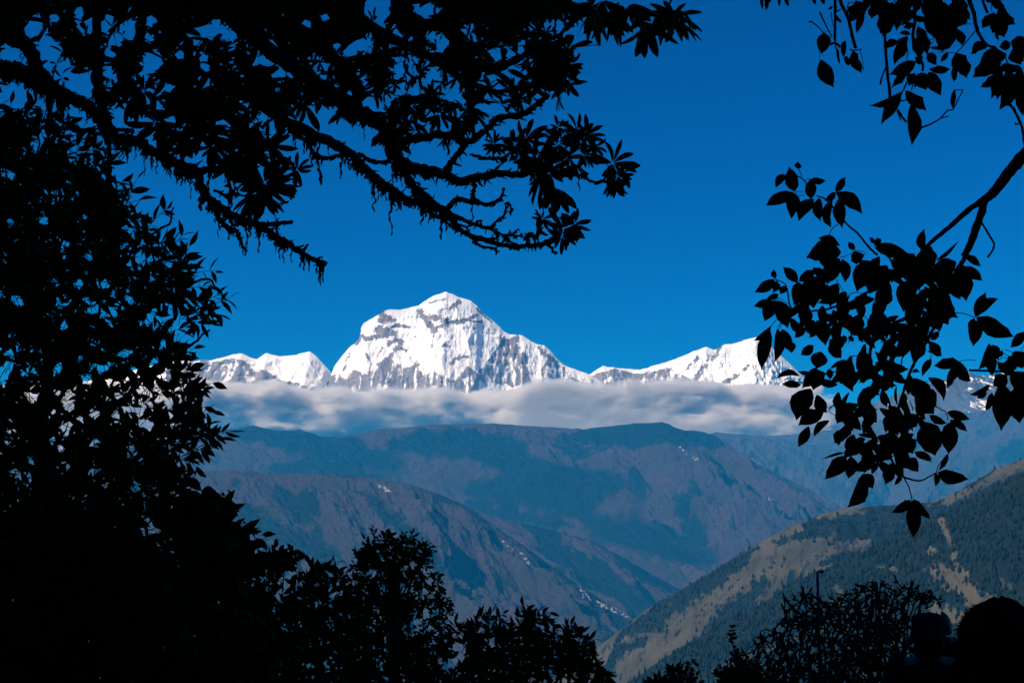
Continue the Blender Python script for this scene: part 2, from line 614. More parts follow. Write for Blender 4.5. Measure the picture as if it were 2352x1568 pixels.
def dh_rock(V, nz, ribs, fine, ledge, T):
    s = strokes(V, [
        ([(1005, 378), (1035, 365), (1075, 352), (1132, 318)], 18.0, 0.64), ([(945, 322), (985, 312), (1035, 300)], 10.5, 0.44),
        ([(895, 385), (915, 415), (950, 455), (975, 490)], 25.5, 0.76), ([(915, 418), (960, 412), (1005, 415), (1060, 440)], 25.5, 0.72),
        ([(970, 490), (1015, 468), (1060, 440)], 18.0, 0.64), ([(1060, 440), (1130, 440), (1180, 428), (1225, 405)], 18.0, 0.72),
        ([(1150, 425), (1205, 432), (1262, 440)], 13.5, 0.68), ([(635, 430), (690, 440), (730, 430)], 22.5, 0.48), ([(650, 405), (700, 405)], 12.0, 0.40),
        ([(632, 490), (680, 490), (720, 505)], 25.5, 0.60), ([(535, 522), (560, 545), (620, 530), (680, 522)], 18.0, 0.68),
        ([(700, 480), (750, 458), (815, 470)], 13.5, 0.56), ([(700, 570), (745, 548), (772, 560), (740, 612), (690, 668)], 18.0, 0.68),
        ([(740, 612), (770, 600), (800, 615)], 12.0, 0.64), ([(975, 485), (968, 540), (962, 596)], 4.5, 0.48),
        ([(655, 600), (620, 665)], 10.5, 0.56), ([(700, 690), (690, 730)], 24.0, 0.56), ([(520, 500), (512, 560), (495, 580)], 12.0, 0.56),
        ([(455, 630), (430, 700)], 10.5, 0.56), ([(1020, 580), (1075, 590)], 13.5, 0.40), ([(920, 540), (935, 590)], 10.5, 0.36),
        ([(1085, 690), (1120, 660), (1175, 655)], 19.5, 0.68), ([(1150, 690), (1180, 740), (1150, 760)], 24.0, 0.56),
        ([(1390, 545), (1440, 560), (1480, 540)], 21.0, 0.64), ([(1230, 355), (1280, 400), (1330, 440)], 6.0, 0.48),
        ([(1620, 600), (1660, 640), (1700, 660)], 18.0, 0.48), ([(1220, 470), (1225, 475)], 12.0, 0.40), ([(1125, 510), (1130, 530)], 6.0, 0.40),
        ([(845, 680), (880, 700)], 18.0, 0.56), ([(560, 640), (590, 690)], 12.0, 0.48),
    ], **T5)
    ar = areas(V, [
        ([(250, 860), (330, 770), (395, 750), (430, 700), (480, 735), (560, 760), (590, 690), (640, 690), (700, 655), (745, 690), (800, 720), (870, 700), (900, 770), (910, 880), (240, 900)], .86),
        ([(900, 720), (1000, 740), (1060, 800), (1100, 780), (1200, 720), (1250, 760), (1260, 880), (900, 890)], .60),
        ([(1340, 640), (1395, 560), (1480, 530), (1490, 590), (1540, 620), (1548, 740), (1590, 840), (1350, 820), (1245, 810), (1250, 740)], .78),
        ([(1640, 680), (1690, 650), (1740, 700), (1860, 800), (1860, 860), (1620, 840)], .62),
        ([(640, 380), (700, 370), (720, 430), (640, 450)], .45)], wob=14, **T5)
    streak = fbm(V[..., 0] / 130.0, V[..., 2] / 700.0, 4, 61, .6)
    steep = sstep(.50, .24, nz)
    return s + ar * (0.75 + 1.2 * streak) + .20 * steep + .16 * fine + .12 * ribs + .13 * sstep(835, 885, proj(V.reshape(-1, 3))[1].reshape(T.shape))


dh, V_dh = peak('snow_mountain', dh_crest, 37500, 760, 420, 1012, 3600, 2,
                'great white snow peak in the centre with dark rock bands', dh_rock, rel=(190, 900), rough_px=1.0)

left_crest = [(-260, 905), (-120, 880), (20, 893), (110, 868), (180, 882), (250, 862), (330, 845), (400, 826), (445, 830), (465, 826), (480, 828), (510, 821), (535, 814), (553, 811), (575, 820), (590, 825), (603, 816), (611, 810), (625, 815),
              (645, 818), (680, 815), (700, 809), (712, 807), (725, 816), (740, 833), (755, 848), (764, 860), (775, 885), (790, 930)]


def left_rock(V, nz, ribs, fine, ledge, T):
    ar = areas(V, [([(380, 840), (470, 826), (550, 822), (585, 840), (610, 850), (650, 872), (700, 885), (760, 905), (770, 930), (380, 930)], .70)], wob=6)
    return ar * (1 + .8 * fine) + .25 * sstep(.5, .2, nz) + .1 * fine + ar * .5 * ribs


lp, V_lp = peak('snow_mountain', left_crest, 39500, 460, 260, 985, 2600, 31,
                'low twin snow crests left of the great white peak', left_rock, rel=(200, 620), rough_px=1.0)

right_crest = [(1310, 900), (1335, 872), (1358, 857), (1385, 840), (1400, 843), (1440, 847), (1470, 849), (1500, 840), (1550, 825), (1590, 808), (1614, 799), (1624, 796),
               (1640, 804), (1665, 791), (1690, 788), (1712, 780), (1735, 774), (1752, 780), (1775, 800), (1800, 822), (1832, 852), (1860, 880), (1890, 915), (1925, 955), (1975, 1010)]


def right_rock(V, nz, ribs, fine, ledge, T):
    s = strokes(V, [([(1655, 800), (1630, 830), (1600, 868)], 8, .6), ([(1600, 820), (1575, 850)], 6, .5), ([(1720, 840), (1700, 860), (1660, 880)], 6, .65),
                    ([(1745, 850), (1720, 880)], 5, .6), ([(1770, 915), (1790, 935)], 14, .7)])
    ar = areas(V, [([(1360, 862), (1400, 850), (1480, 856), (1540, 845), (1590, 872), (1590, 900), (1360, 900)], .60),
                   ([(1740, 925), (1790, 890), (1830, 875), (1880, 900), (1960, 1010), (1700, 1010), (1700, 965)], .82)], wob=5)
    return s + ar * (1 + .9 * fine) + .2 * sstep(.5, .25, nz) + .1 * fine + .25 * ar * ribs


rp, V_rp = peak('snow_mountain', right_crest, 38500, 560, 300, 1018, 3000, 47,
                'sloping snow peak on the right behind the hanging leaves', right_rock, rel=(260, 800), rough_px=1.2, slant=-0.15)

far_crest = [(1840, 985), (1880, 965), (1930, 950), (1990, 930), (2060, 905), (2110, 885), (2130, 880), (2168, 871), (2200, 862), (2225, 856), (2262, 864), (2300, 856), (2360, 872), (2450, 868), (2540, 880)]


def far_rock(V, nz, ribs, fine, ledge, T):
    u, v = proj(V.reshape(-1, 3)); u = u.reshape(T.shape); v = v.reshape(T.shape)
    st = fbm((u + v * 1.9) / 60.0, (v - u * .35) / 9.0, 4, 101, .6)
    sn = strokes(V, [([(2235, 878), (2290, 866)], 9, .8), ([(2235, 935), (2290, 925), (2340, 920)], 12, .8)])
    return .90 - 1.35 * np.clip(st - .05, 0, 1) - .4 * sn + .1 * fine + .4 * sstep(925, 950, v)


fp, V_fp = peak('snow_mountain', far_crest, 34500, 420, 220, 1010, 2200, 63,
                'low dark ridge streaked with snow at the far right', far_rock, rel=(160, 700), rough_px=2.2, mat=mat_snow((.03, .035, .045), (.085, .085, .095)))

# ---- hazy hills
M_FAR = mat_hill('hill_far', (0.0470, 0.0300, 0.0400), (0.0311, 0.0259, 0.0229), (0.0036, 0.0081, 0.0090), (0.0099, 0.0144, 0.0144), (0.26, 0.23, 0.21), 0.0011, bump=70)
M_MID = mat_hill('hill_mid', (0.0425, 0.0303, 0.0385), (0.0303, 0.0296, 0.0244), (0.0045, 0.0099, 0.0099), (0.0126, 0.0180, 0.0153), (0.36, 0.31, 0.28), 0.002, bump=38)


def mask_gen(thr, scale, seed, stroke_forest=(), stroke_pale=(), bare=(), base=0.0, woods=()):
    def fn(A, B, T, V, rn, fine):
        u, v = proj(V.reshape(-1, 3)); u = u.reshape(T.shape); v = v.reshape(T.shape)
        n = fbm(A / scale, B / scale / 1.5, 5, seed, .58)
        n = n + .35 * fbm(A / scale * 5, B / scale * 4, 5, seed + 2, .62) 
        f = sstep(thr - .15, thr + .15, n + base - rn * .35)
        if len(stroke_forest):
            f = np.maximum(f, strokes(V, stroke_forest) * sstep(-.75, .0, fbm(A / 420, B / 420, 5, seed + 6, .65)))
        if len(bare):
            f = f * (1 - strokes(V, bare))
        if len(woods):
            f = np.maximum(f, soften(areas(V, woods, sc=.59, ou=459.4, ov=643.1, wob=26), 4))  # dark patches: forest plus cloud shadow painted into the colour
        p = strokes(V, stroke_pale, wob=.6) if len(stroke_pale) else np.zeros(T.shape)
        p = p * (.35 + 1.3 * sstep(-.1, .35, fbm(u / 5.0, v / 7.0, 4, seed + 8, .65)))
        p = np.maximum(p, .42 * sstep(.42, .6, fbm(A / (scale * .12), B / (scale * .2), 4, seed + 5)))
        return {'forest': f, 'pale': p}
    return fn


# right-hand distant blue ridges
ridge('hill', [(1500, 1020, 29800), (1640, 994, 29800), (1760, 1000, 29700), (1850, 996, 29600), (1920, 984, 29600), (2000, 966, 29500), (2080, 958, 29500), (2150, 950, 29500), (2230, 947, 29400), (2300, 940, 29400), (2400, 930, 29400), (2600, 930, 29400)],
      360, 160, 3400, 1900, M_FAR, lean=-20, back=.3, rel=(260, 1100, 1.8), rough_px=2.0, seed=6,
      label='faint blue slope at the foot of the far right snow ridge', masks=mask_gen(.3, 2400, 6))

ridge('hill', [(1560, 1010, 27500), (1640, 992, 27200), (1700, 1000, 27000), (1800, 1008, 26800), (1900, 1030, 26500), (2000, 1050, 26200), (2060, 1062, 26000),
               (2120, 1040, 26000), (2160, 1020, 26000), (2230, 1018, 26000), (2300, 990, 26000), (2352, 968, 26000), (2450, 930, 26000), (2600, 900, 26000)],
      420, 200, 5200, 2300, M_FAR, lean=-8, rel=(420, 1300, 1.8), rough_px=2.5, seed=5,
      label='pale blue rocky ridges far behind the hanging leaves', masks=mask_gen(.25, 2400, 5))

# long far ridge under the cloud
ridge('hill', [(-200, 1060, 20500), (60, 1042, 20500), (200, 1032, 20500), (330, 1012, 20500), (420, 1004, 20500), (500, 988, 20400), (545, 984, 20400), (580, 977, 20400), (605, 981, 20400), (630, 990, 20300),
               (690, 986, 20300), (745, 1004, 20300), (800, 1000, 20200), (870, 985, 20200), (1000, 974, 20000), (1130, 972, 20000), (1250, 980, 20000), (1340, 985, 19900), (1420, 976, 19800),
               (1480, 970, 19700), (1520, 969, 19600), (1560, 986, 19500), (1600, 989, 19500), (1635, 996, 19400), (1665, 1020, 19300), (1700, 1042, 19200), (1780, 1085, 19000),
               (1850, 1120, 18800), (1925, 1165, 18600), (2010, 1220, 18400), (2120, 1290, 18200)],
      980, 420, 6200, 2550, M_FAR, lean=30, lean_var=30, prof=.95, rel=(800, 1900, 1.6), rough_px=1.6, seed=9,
      label='long brown and forested ridge just under the cloud, with cloud shadow painted in',
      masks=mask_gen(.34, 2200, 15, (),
                     [([(1560, 1030), (1600, 1055)], 4, .9), ([(1520, 1160), (1515, 1190)], 2, .7), ([(1765, 1145), (1775, 1165)], 3, .6)], (), 0.0,
                     [([(1410, 625), (1530, 560), (1640, 555), (1810, 545), (1850, 575), (1910, 590), (1960, 580), (2010, 600), (2050, 635), (2030, 660), (1980, 645), (1900, 660), (1850, 642), (1790, 628), (1700, 660), (1620, 645), (1500, 630)], 1.1),  # dark cap under the crest: cloud shadow painted in forest colour
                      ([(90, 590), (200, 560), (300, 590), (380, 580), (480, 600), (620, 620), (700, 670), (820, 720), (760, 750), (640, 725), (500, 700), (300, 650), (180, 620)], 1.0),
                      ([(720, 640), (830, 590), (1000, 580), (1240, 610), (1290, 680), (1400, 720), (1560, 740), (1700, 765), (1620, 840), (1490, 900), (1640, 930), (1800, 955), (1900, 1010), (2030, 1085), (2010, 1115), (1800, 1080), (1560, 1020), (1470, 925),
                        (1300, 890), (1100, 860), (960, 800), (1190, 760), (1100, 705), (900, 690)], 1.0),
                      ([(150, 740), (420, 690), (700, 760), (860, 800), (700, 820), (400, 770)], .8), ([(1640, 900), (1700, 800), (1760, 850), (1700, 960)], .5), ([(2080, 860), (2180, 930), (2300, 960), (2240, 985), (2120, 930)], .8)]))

# spur behind the middle one
ridge('hill', [(900, 1120, 15800), (1040, 1150, 15500), (1150, 1190, 15300), (1250, 1213, 15200), (1360, 1240, 15000), (1450, 1290, 14900), (1560, 1352, 14800), (1640, 1405, 14700), (1720, 1470, 14600)],
      420, 220, 3200, 1500, M_FAR, lean=25, lean_var=20, rel=(260, 900, 2.0), rough_px=1.6, seed=13,
      label='dark blue spur running down behind the middle ridge',
      masks=mask_gen(.0, 1500, 25, [([(1360, 1250), (1470, 1315), (1560, 1360)], 14, .9)], [([(1560, 1375), (1590, 1400)], 3, .8)], [([(1300, 1240), (1400, 1275)], 16, .8)]))

# middle ridge
ridge('hill', [(-180, 1140, 14000), (120, 1100, 13800), (330, 1075, 13600), (440, 1082, 13500), (560, 1078, 13400), (620, 1086, 13400), (700, 1087, 13300), (800, 1088, 13200), (880, 1100, 13100), (940, 1112, 13000), (1000, 1130, 13000),
               (1060, 1156, 12900), (1130, 1202, 12800), (1200, 1250, 12700), (1300, 1323, 12600), (1400, 1388, 12500), (1455, 1420, 12400), (1510, 1458, 12300), (1580, 1510, 12200)],
      900, 400, 4300, 1750, M_MID, lean=18, lean_var=25, prof=.95, rel=(430, 1150, 1.8), rough_px=1.4, seed=17,
      label='broad brown middle ridge with pale landslide scars',
      masks=mask_gen(.13, 1700, 35,
                     [([(1010, 1140), (1075, 1170), (1140, 1215), (1210, 1265), (1310, 1335)], 9, 1), ([(860, 1150), (900, 1190), (960, 1240), (1010, 1300)], 22, .8), ([(560, 1180), (640, 1230), (760, 1280)], 26, .8)],
                     [([(870, 1113), (893, 1128)], 5, 1.2), ([(1155, 1243), (1175, 1262)], 4, .9), ([(1195, 1270), (1228, 1300)], 6, .9), ([(1200, 1245), (1240, 1272)], 3, .7),
                      ([(1335, 1358), (1365, 1378), (1400, 1395), (1455, 1418)], 6, 1.1), ([(1325, 1340), (1340, 1352)], 4, .9), ([(1095, 1325), (1100, 1335)], 4, .8),
                      ([(1120, 1360), (1130, 1375)], 4, .6)],
                     [([(640, 1100), (800, 1110), (900, 1120)], 22, .9), ([(1050, 1190), (1150, 1260), (1250, 1340)], 40, .9)]))

# ---- near spurs with forest
M_NEAR = mat_hill('hill_near', (0.080, 0.070, 0.048), (0.044, 0.044, 0.030), (0.007, 0.013, 0.012), (0.015, 0.021, 0.016), (0.20, 0.17, 0.12), 0.006, bump=9, edge=(.86, 1.32))


def near_masks(bare, wood, seed, thr, scale=650):
    def fn(A, B, T, V, rn, fine):
        n = fbm(A / scale, B / scale, 5, seed, .6)
        f = sstep(thr - .12, thr + .12, n)
        f = np.maximum(f * (1 - .85 * strokes(V, bare)) + .25 * fbm(A / 140, B / 140, 4, seed + 9, .6), strokes(V, wood))
        return {'forest': f, 'pale': np.maximum(.4 * sstep(.3, .6, fbm(A / 120, B / 120, 3, seed + 3)), .62 * strokes(V, [x for x in bare if x[1] <= 24 and x[0][0][0] > 2100]) if seed == 53 else 0)}
    return fn


n2_crest = [(1240, 1568, 7600), (1330, 1512, 7500), (1385, 1476, 7400), (1420, 1450, 7300), (1450, 1426, 7200), (1500, 1388, 7100), (1560, 1356, 7000), (1640, 1310, 6900), (1700, 1271, 6800),
            (1750, 1242, 6700), (1800, 1216, 6600), (1860, 1191, 6500), (1900, 1176, 6450), (1960, 1163, 6400), (2040, 1160, 6350), (2090, 1158, 6300), (2140, 1150, 6250),
            (2175, 1140, 6200), (2230, 1110, 6150), (2280, 1080, 6100), (2330, 1059, 6050), (2400, 1040, 6000), (2600, 990, 5900)]
n2_bare = [([(1800, 1265), (1730, 1310), (1680, 1350), (1620, 1400), (1540, 1440)], 30, 1), ([(1880, 1260), (1930, 1255), (1990, 1248)], 15, .95), ([(1960, 1178), (1985, 1178)], 14, 1),
           ([(2180, 1146), (2240, 1120), (2300, 1085), (2352, 1065)], 11, 1), ([(1700, 1430), (1600, 1480), (1520, 1500)], 24, .8), ([(1440, 1480), (1500, 1460), (1560, 1500)], 22, .8),
           ([(1860, 1330), (1880, 1335)], 16, .7), ([(1425, 1525), (1445, 1560)], 14, 1.0), ([(1790, 1330), (1760, 1380)], 24, .8)]
n2_wood = [([(1860, 1205), (1940, 1200), (2060, 1180), (2150, 1175)], 18, 1), ([(1780, 1245), (1850, 1225), (1900, 1225)], 10, .9), ([(1890, 1290), (1960, 1278)], 10, .8),
           ([(1470, 1420), (1520, 1388), (1600, 1345), (1680, 1296), (1740, 1258)], 4, .9), ([(1640, 1440), (1690, 1425)], 10, .8), ([(1420, 1490), (1480, 1475)], 10, .8)]
o_n2, V_n2, A2, B2, T2 = ridge('hill', n2_crest, 620, 300, 3000, 1750, M_NEAR, lean=-22, lean_var=16, prof=.95, rel=(230, 620, 1.8), rough_px=1.2, seed=23,
                               label='olive spur with bare slopes and scattered woods',
                               masks=near_masks(n2_bare, n2_wood, 43, .02))
n1_crest = [(1330, 1640, 5000), (1440, 1572, 4950), (1500, 1527, 4900), (1580, 1476, 4800), (1660, 1430, 4750), (1740, 1392, 4700), (1800, 1352, 4650), (1880, 1312, 4600), (1960, 1277, 4550),
            (2020, 1251, 4500), (2120, 1203, 4400), (2200, 1161, 4300), (2260, 1130, 4250), (2300, 1111, 4200), (2352, 1086, 4150), (2450, 1040, 4100), (2600, 990, 4000)]
n1_bare = [([(2163, 1195), (2175, 1225), (2185, 1250)], 9, 1), ([(2135, 1262), (2158, 1275)], 8, 1), ([(2190, 1270), (2200, 1300), (2225, 1325)], 9, 1), ([(2150, 1310), (2200, 1340), (2240, 1370), (2260, 1410)], 24, 1),
           ([(2270, 1370), (2300, 1395), (2330, 1420)], 12, .9), ([(2300, 1330), (2320, 1350)], 8, .8), ([(2010, 1300), (2060, 1308)], 6, .9), ([(1915, 1345), (1930, 1360)], 8, .8),
           ([(2140, 1400), (2200, 1420), (2260, 1450)], 22, .9), ([(2270, 1180), (2275, 1190)], 6, .8), ([(1640, 1540), (1800, 1480), (1880, 1450)], 9, .8), ([(1880, 1400), (1940, 1380)], 8, .8)]
o_n1, V_n1, A1, B1, T1 = ridge('hill', n1_crest, 560, 300, 2300, 1500, M_NEAR, lean=-15, lean_var=14, prof=.95, rel=(170, 520, 1.8), rough_px=1.0, seed=29,
                               label='steep dark wooded spur at the lower right',
                               masks=near_masks(n1_bare, [], 53, -.55))


# conifers on the near spurs: far too many to count, one mass per spur
def wood(o, V, name, n, hmin, hmax, seed, label, crest_n):
    r = np.random.default_rng(seed)
    f = np.zeros(V.shape[:2]).ravel()
    o.data.attributes['forest'].data.foreach_get('value', f32 := np.zeros(f.size, np.float32))
    ns, m, _ = V.shape
    Fm = f32.reshape(ns, m)
    i = r.integers(0, ns - 1, n * 3); j = r.integers(0, m - 1, n * 3)
    # even spread over the ground, not over the mesh rows
    area = np.linalg.norm(np.cross(V[i + 1, j] - V[i, j], V[i, j + 1] - V[i, j]), axis=-1)
    keep = (r.random(n * 3) < area / np.percentile(area, 90)) & (r.random(n * 3) < .05 + .25 * sstep(.1, .35, fbm(V[i, j, 0] / 90, V[i, j, 1] / 90, 3, 71)) + 1.1 * Fm[i, j])
    u, v = proj(V[i, j]); keep &= (u > 1250) & (u < 2600) & (v < 1640)
    i, j = i[keep][:n], j[keep][:n]
    k = len(i)
    P = V[i, j] + (V[i + 1, j] - V[i, j]) * r.random((k, 1)) + (V[i, j + 1] - V[i, j]) * r.random((k, 1))
    h = hmin + (hmax - hmin) * r.random(k) ** 1.3
    sides = 5
    ph = np.linspace(0, 2 * math.pi, sides, endpoint=False)[None] + r.random((k, 1)) * 6
    prof = [(-.06, .10), (.12, .23), (.45, .20), (.75, .11), (1.0, .012)]
    rings = []
    for z, w_ in prof:
        wob = 1 + .45 * (r.random((k, sides)) - .5)
        rad = (h * w_)[:, None] * wob
        rings.append(np.stack([P[:, 0:1] + rad * np.cos(ph), P[:, 1:2] + rad * np.sin(ph), P[:, 2:3] + (h * z)[:, None] + rad * 0], -1))
    Vt = np.stack(rings, 1).reshape(-1, 3)
    per = sides * len(prof)
    q = []
    for a in range(len(prof) - 1):
        for b in range(sides):
            c = (b + 1) % sides
            q.append([a * sides + b, a * sides + c, (a + 1) * sides + c, (a + 1) * sides + b])
    q = (np.array(q)[None] + (np.arange(k) * per)[:, None, None]).reshape(-1, 4)
    mb = MB(); mb.add(Vt, q)
    ob = mb.build(name, M_WOOD)
    tag(ob, label, 'forest', kind='stuff')


M_WOOD = mat_plain('conifers', (0.006, 0.013, 0.012), (0.017, 0.025, 0.019), 0.02, 0.95, 0.0)
wood(o_n2, V_n2, 'forest', 12000, 10, 24, 1, 'scattered dark trees over the olive spur', 0)
wood(o_n1, V_n1, 'forest', 20000, 10, 22, 2, 'dense dark conifer wood covering the steep spur', 0)


# ---- ground: one sheet from the clearing down into the valley, plus an unseen bank added behind the viewer as sun block
def ground_z(x, y):
    x = np.asarray(x, float); y = np.asarray(y, float)
    r = np.hypot(x, y)
    f = np.where(y > 0, r, np.abs(x))
    z = -1.62 - 0.09 * f - 0.45 * 40 * np.log1p(np.exp(np.clip((f - 100) / 40, -30, 60)))
    z = np.where(z < -1500, -1500 - 260 * np.tanh((-1500 - z) / 260), z)
    q = x * to_sun.x + y * to_sun.y
    q = np.maximum(q / math.hypot(to_sun.x, to_sun.y), -y - 1.0)
    bank = 1.35 * 2.0 * np.log1p(np.exp(np.clip((q - 6.0) / 2.0, -30, 60)))  # made-up bank, raised towards the sun to shade the foreground
    bank = np.where(bank > 230, 230 + 60 * np.tanh((bank - 230) / 200), bank)
    z = np.where(y < 0, np.maximum(z, z * np.exp(-np.abs(y) / 600)), z)
    return z + bank * sstep(0, 2, q)


def spread(lo, hi, n, fine=0.35):
    a = np.arcsinh(lo / fine); b = np.arcsinh(hi / fine)
    return np.sinh(np.linspace(a, b, n)) * fine


gx = spread(-15500, 15500, 260); gy = spread(-2300, 30500, 260)
GX, GY = np.meshgrid(gx, gy, indexing='ij')
GZ = ground_z(GX, GY) + .10 * fbm(GX / 1.7, GY / 1.7, 4, 201) * np.clip(np.hypot(GX, GY) / 3, 0.2, 1)
mb = MB()
m = GX.shape[1]
i = (np.arange(GX.shape[0] - 1)[:, None] * m + np.arange(m - 1)[None]).ravel()
mb.add(np.stack([GX, GY, GZ], -1).reshape(-1, 3), np.stack([i, i + m, i + m + 1, i + 1], -1))
M_GROUND = mat_plain('forest_floor', (0.03, 0.03, 0.018), (0.055, 0.05, 0.03), 0.8, 0.95, 0.05, 8)
g = mb.build('ground', M_GROUND)
tag(g, 'dark hillside ground falling away into the valley', kind='structure')

# ---- unseen trees added behind the viewer to block sun and sky from the foreground
mb = MB()
for k in range(26):
    an_ = R(95 + 260 * rng.random() - 85 + 0) if False else R(rng.uniform(172, 368))
    rr_ = rng.uniform(3.5, 20)
    x_, y_ = rr_ * math.cos(an_), rr_ * math.sin(an_) - 1.5
    z_ = float(ground_z(x_, y_))
    hgt = rng.uniform(9, 15)
    s_ = np.linspace(0, 1, 10)
    tube(mb, np.stack([x_ + .3 * np.sin(s_ * 4 + k), y_ + .3 * np.cos(s_ * 3 + k), z_ - .1 + hgt * s_], -1), .24 - .15 * s_, 8, .1)
    nl = 520
    u_ = nrmz(rng.normal(size=(nl, 3))) * rng.random((nl, 1)) ** .4 * np.array([3.6, 3.6, 3.4])
    B_ = np.array([x_, y_, z_ + hgt * .82]) + u_
    ok_ = (B_[:, 1] < .2) | (B_[:, 2] > 5.5 + .9 * np.abs(B_[:, 1]))
    B_ = B_[ok_]
    add_leaves(mb, B_, rng.normal(size=B_.shape), rng.normal(size=B_.shape) + [0, 0, 1.5], .75, .42, 'ovate')
wd = mb.build('forest', M_LEAF)
tag(wd, 'unseen trees added behind the viewpoint as a light block', 'forest', kind='stuff')

# ---- haze: one even box of air round the camera, the ground and the hills; clouds and snow peaks stand beyond it
HAZE_TOP, HAZE_END = 1480.0, 31000.0


def box(mb, lo, hi):
    x0, y0, z0 = lo; x1, y1, z1 = hi
    V = [(x0, y0, z0), (x1, y0, z0), (x1, y1, z0), (x0, y1, z0), (x0, y0, z1), (x1, y0, z1), (x1, y1, z1), (x0, y1, z1)]
    mb.add(V, [[0, 3, 2, 1], [4, 5, 6, 7], [0, 1, 5, 4], [1, 2, 6, 5], [2, 3, 7, 6], [3, 0, 4, 7]])


m = bpy.data.materials.new('haze')
m.use_nodes = True
nt = m.node_tree
nt.nodes.clear()
pv = nt.nodes.new('ShaderNodeVolumePrincipled')
pv.inputs['Color'].default_value = (0.02, 0.46, 1.0, 1)
pv.inputs['Absorption Color'].default_value = (1, 1, 1, 1)
pv.inputs['Density'].default_value = 2.6e-5
pv.inputs['Anisotropy'].default_value = 0.0
mo = nt.nodes.new('ShaderNodeOutputMaterial')
nt.links.new(pv.outputs[0], mo.inputs['Volume'])
mb = MB()
box(mb, (-17500, -2600, float(GZ.min()) - 400), (17500, HAZE_END, HAZE_TOP))
hz = mb.build('haze', m, smooth=False)
tag(hz, 'blue haze lying in the valley between the hills', 'haze', kind='stuff')

# ---- bank of cloud in front of the snow peaks
m = bpy.data.materials.new('cloud')
m.use_nodes = True
nt = m.node_tree
nt.nodes.clear()
N = nt.nodes.new


def mth(op, a, b=None, c=None, clamp=False):
    n = N('ShaderNodeMath'); n.operation = op; n.use_clamp = clamp
    for k, x in enumerate((a, b, c)):
        if x is None: continue
        if isinstance(x, (int, float)): n.inputs[k].default_value = x
        else: nt.links.new(x, n.inputs[k])
    return n.outputs[0]


CL_Y, CL_Z0, CL_Z1 = 33500.0, 1200.0, 2760.0
tc = N('ShaderNodeTexCoord')
sx = N('ShaderNodeSeparateXYZ'); nt.links.new(tc.outputs['Object'], sx.inputs[0])
X, Y, Z = sx.outputs


def cnoise(scale, sxyz, det, rough=.55, off=0.0):
    mp = N('ShaderNodeMapping'); mp.inputs['Scale'].default_value = sxyz
    mp.inputs['Location'].default_value = (off, off * .7, 0)
    nt.links.new(tc.outputs['Object'], mp.inputs['Vector'])
    n = N('ShaderNodeTexNoise'); n.inputs['Scale'].default_value = scale
    n.inputs['Detail'].default_value = det; n.inputs['Roughness'].default_value = rough
    nt.links.new(mp.outputs[0], n.inputs['Vector'])
    return n.outputs['Fac']


big = cnoise(1 / 2100.0, (.8, 1, 1.0), 4)
med = cnoise(1 / 1150.0, (.5, .9, 1.15), 9, .66, 5.3)
puff = cnoise(1 / 2700.0, (.8, 1, 1.2), 5, .55, 8.8)
lay = cnoise(1 / 1000.0, (.22, .4, 2.0), 4, .55, 2.1)
zc = mth('MULTIPLY_ADD', mth('SUBTRACT', big, .5), 760.0, 620.0)
dz = mth('DIVIDE', mth('SUBTRACT', Z, zc), 500.0)
pz = mth('SUBTRACT', 1.0, mth('POWER', mth('ABSOLUTE', dz), 2.2))
py = mth('SUBTRACT', 1.0, mth('POWER', mth('ABSOLUTE', mth('DIVIDE', Y, 1550.0)), 4.0))
ax = mth('ABSOLUTE', mth('DIVIDE', mth('ADD', X, 3300.0), 9900.0))
px = mth('SUBTRACT', 1.0, mth('POWER', ax, 8.0))
prof = mth('MINIMUM', mth('MINIMUM', pz, py), px)
d = mth('ADD', mth('MULTIPLY', prof, .62), mth('MULTIPLY', mth('SUBTRACT', med, .5), 4.6))
d = mth('ADD', d, mth('MULTIPLY', mth('SUBTRACT', lay, .5), 1.4))
d = mth('ADD', d, mth('MULTIPLY', mth('SUBTRACT', puff, .5), 3.4))
d = mth('ADD', d, mth('MULTIPLY_ADD', mth('MULTIPLY', mth('ADD', X, 500.0), .00022, clamp=True), -.42, .12))
# nothing at the very edge of the domain
edge = mth('MULTIPLY', mth('MULTIPLY', mth('MULTIPLY', Z, .012, clamp=True), mth('MULTIPLY', mth('SUBTRACT', CL_Z1 - CL_Z0, Z), .012, clamp=True)), mth('GREATER_THAN', prof, -1.0))
d = mth('MULTIPLY', mth('MULTIPLY', d, 1.5, clamp=True), edge)
dens = mth('MULTIPLY', d, 0.020)
pv = N('ShaderNodeVolumePrincipled')
pv.inputs['Color'].default_value = (0.985, 0.985, 0.985, 1)
pv.inputs['Anisotropy'].default_value = 0.25
nt.links.new(dens, pv.inputs['Density'])
mo = N('ShaderNodeOutputMaterial')
nt.links.new(pv.outputs[0], mo.inputs['Volume'])
mb = MB()
box(mb, (-13600, -1650, 0), (7000, 1650, CL_Z1 - CL_Z0))
cl = mb.build('cloud_bank', m, smooth=False)
cl.location = (0, CL_Y, CL_Z0)
m.cycles.volume_step_rate = 0.15
tag(cl, 'long flat grey and white cloud bank across the foot of the snow peaks', 'cloud', kind='stuff')
SC.cycles.volume_step_rate = 1.0
SC.cycles.volume_max_steps = 500

# ------------------------------------------------------------------ foreground trees
S = 0.57422   # source pixels -> 2352 picture


def tile(x0, y0, k):
    return (x0 * S, y0 * S, k * S)


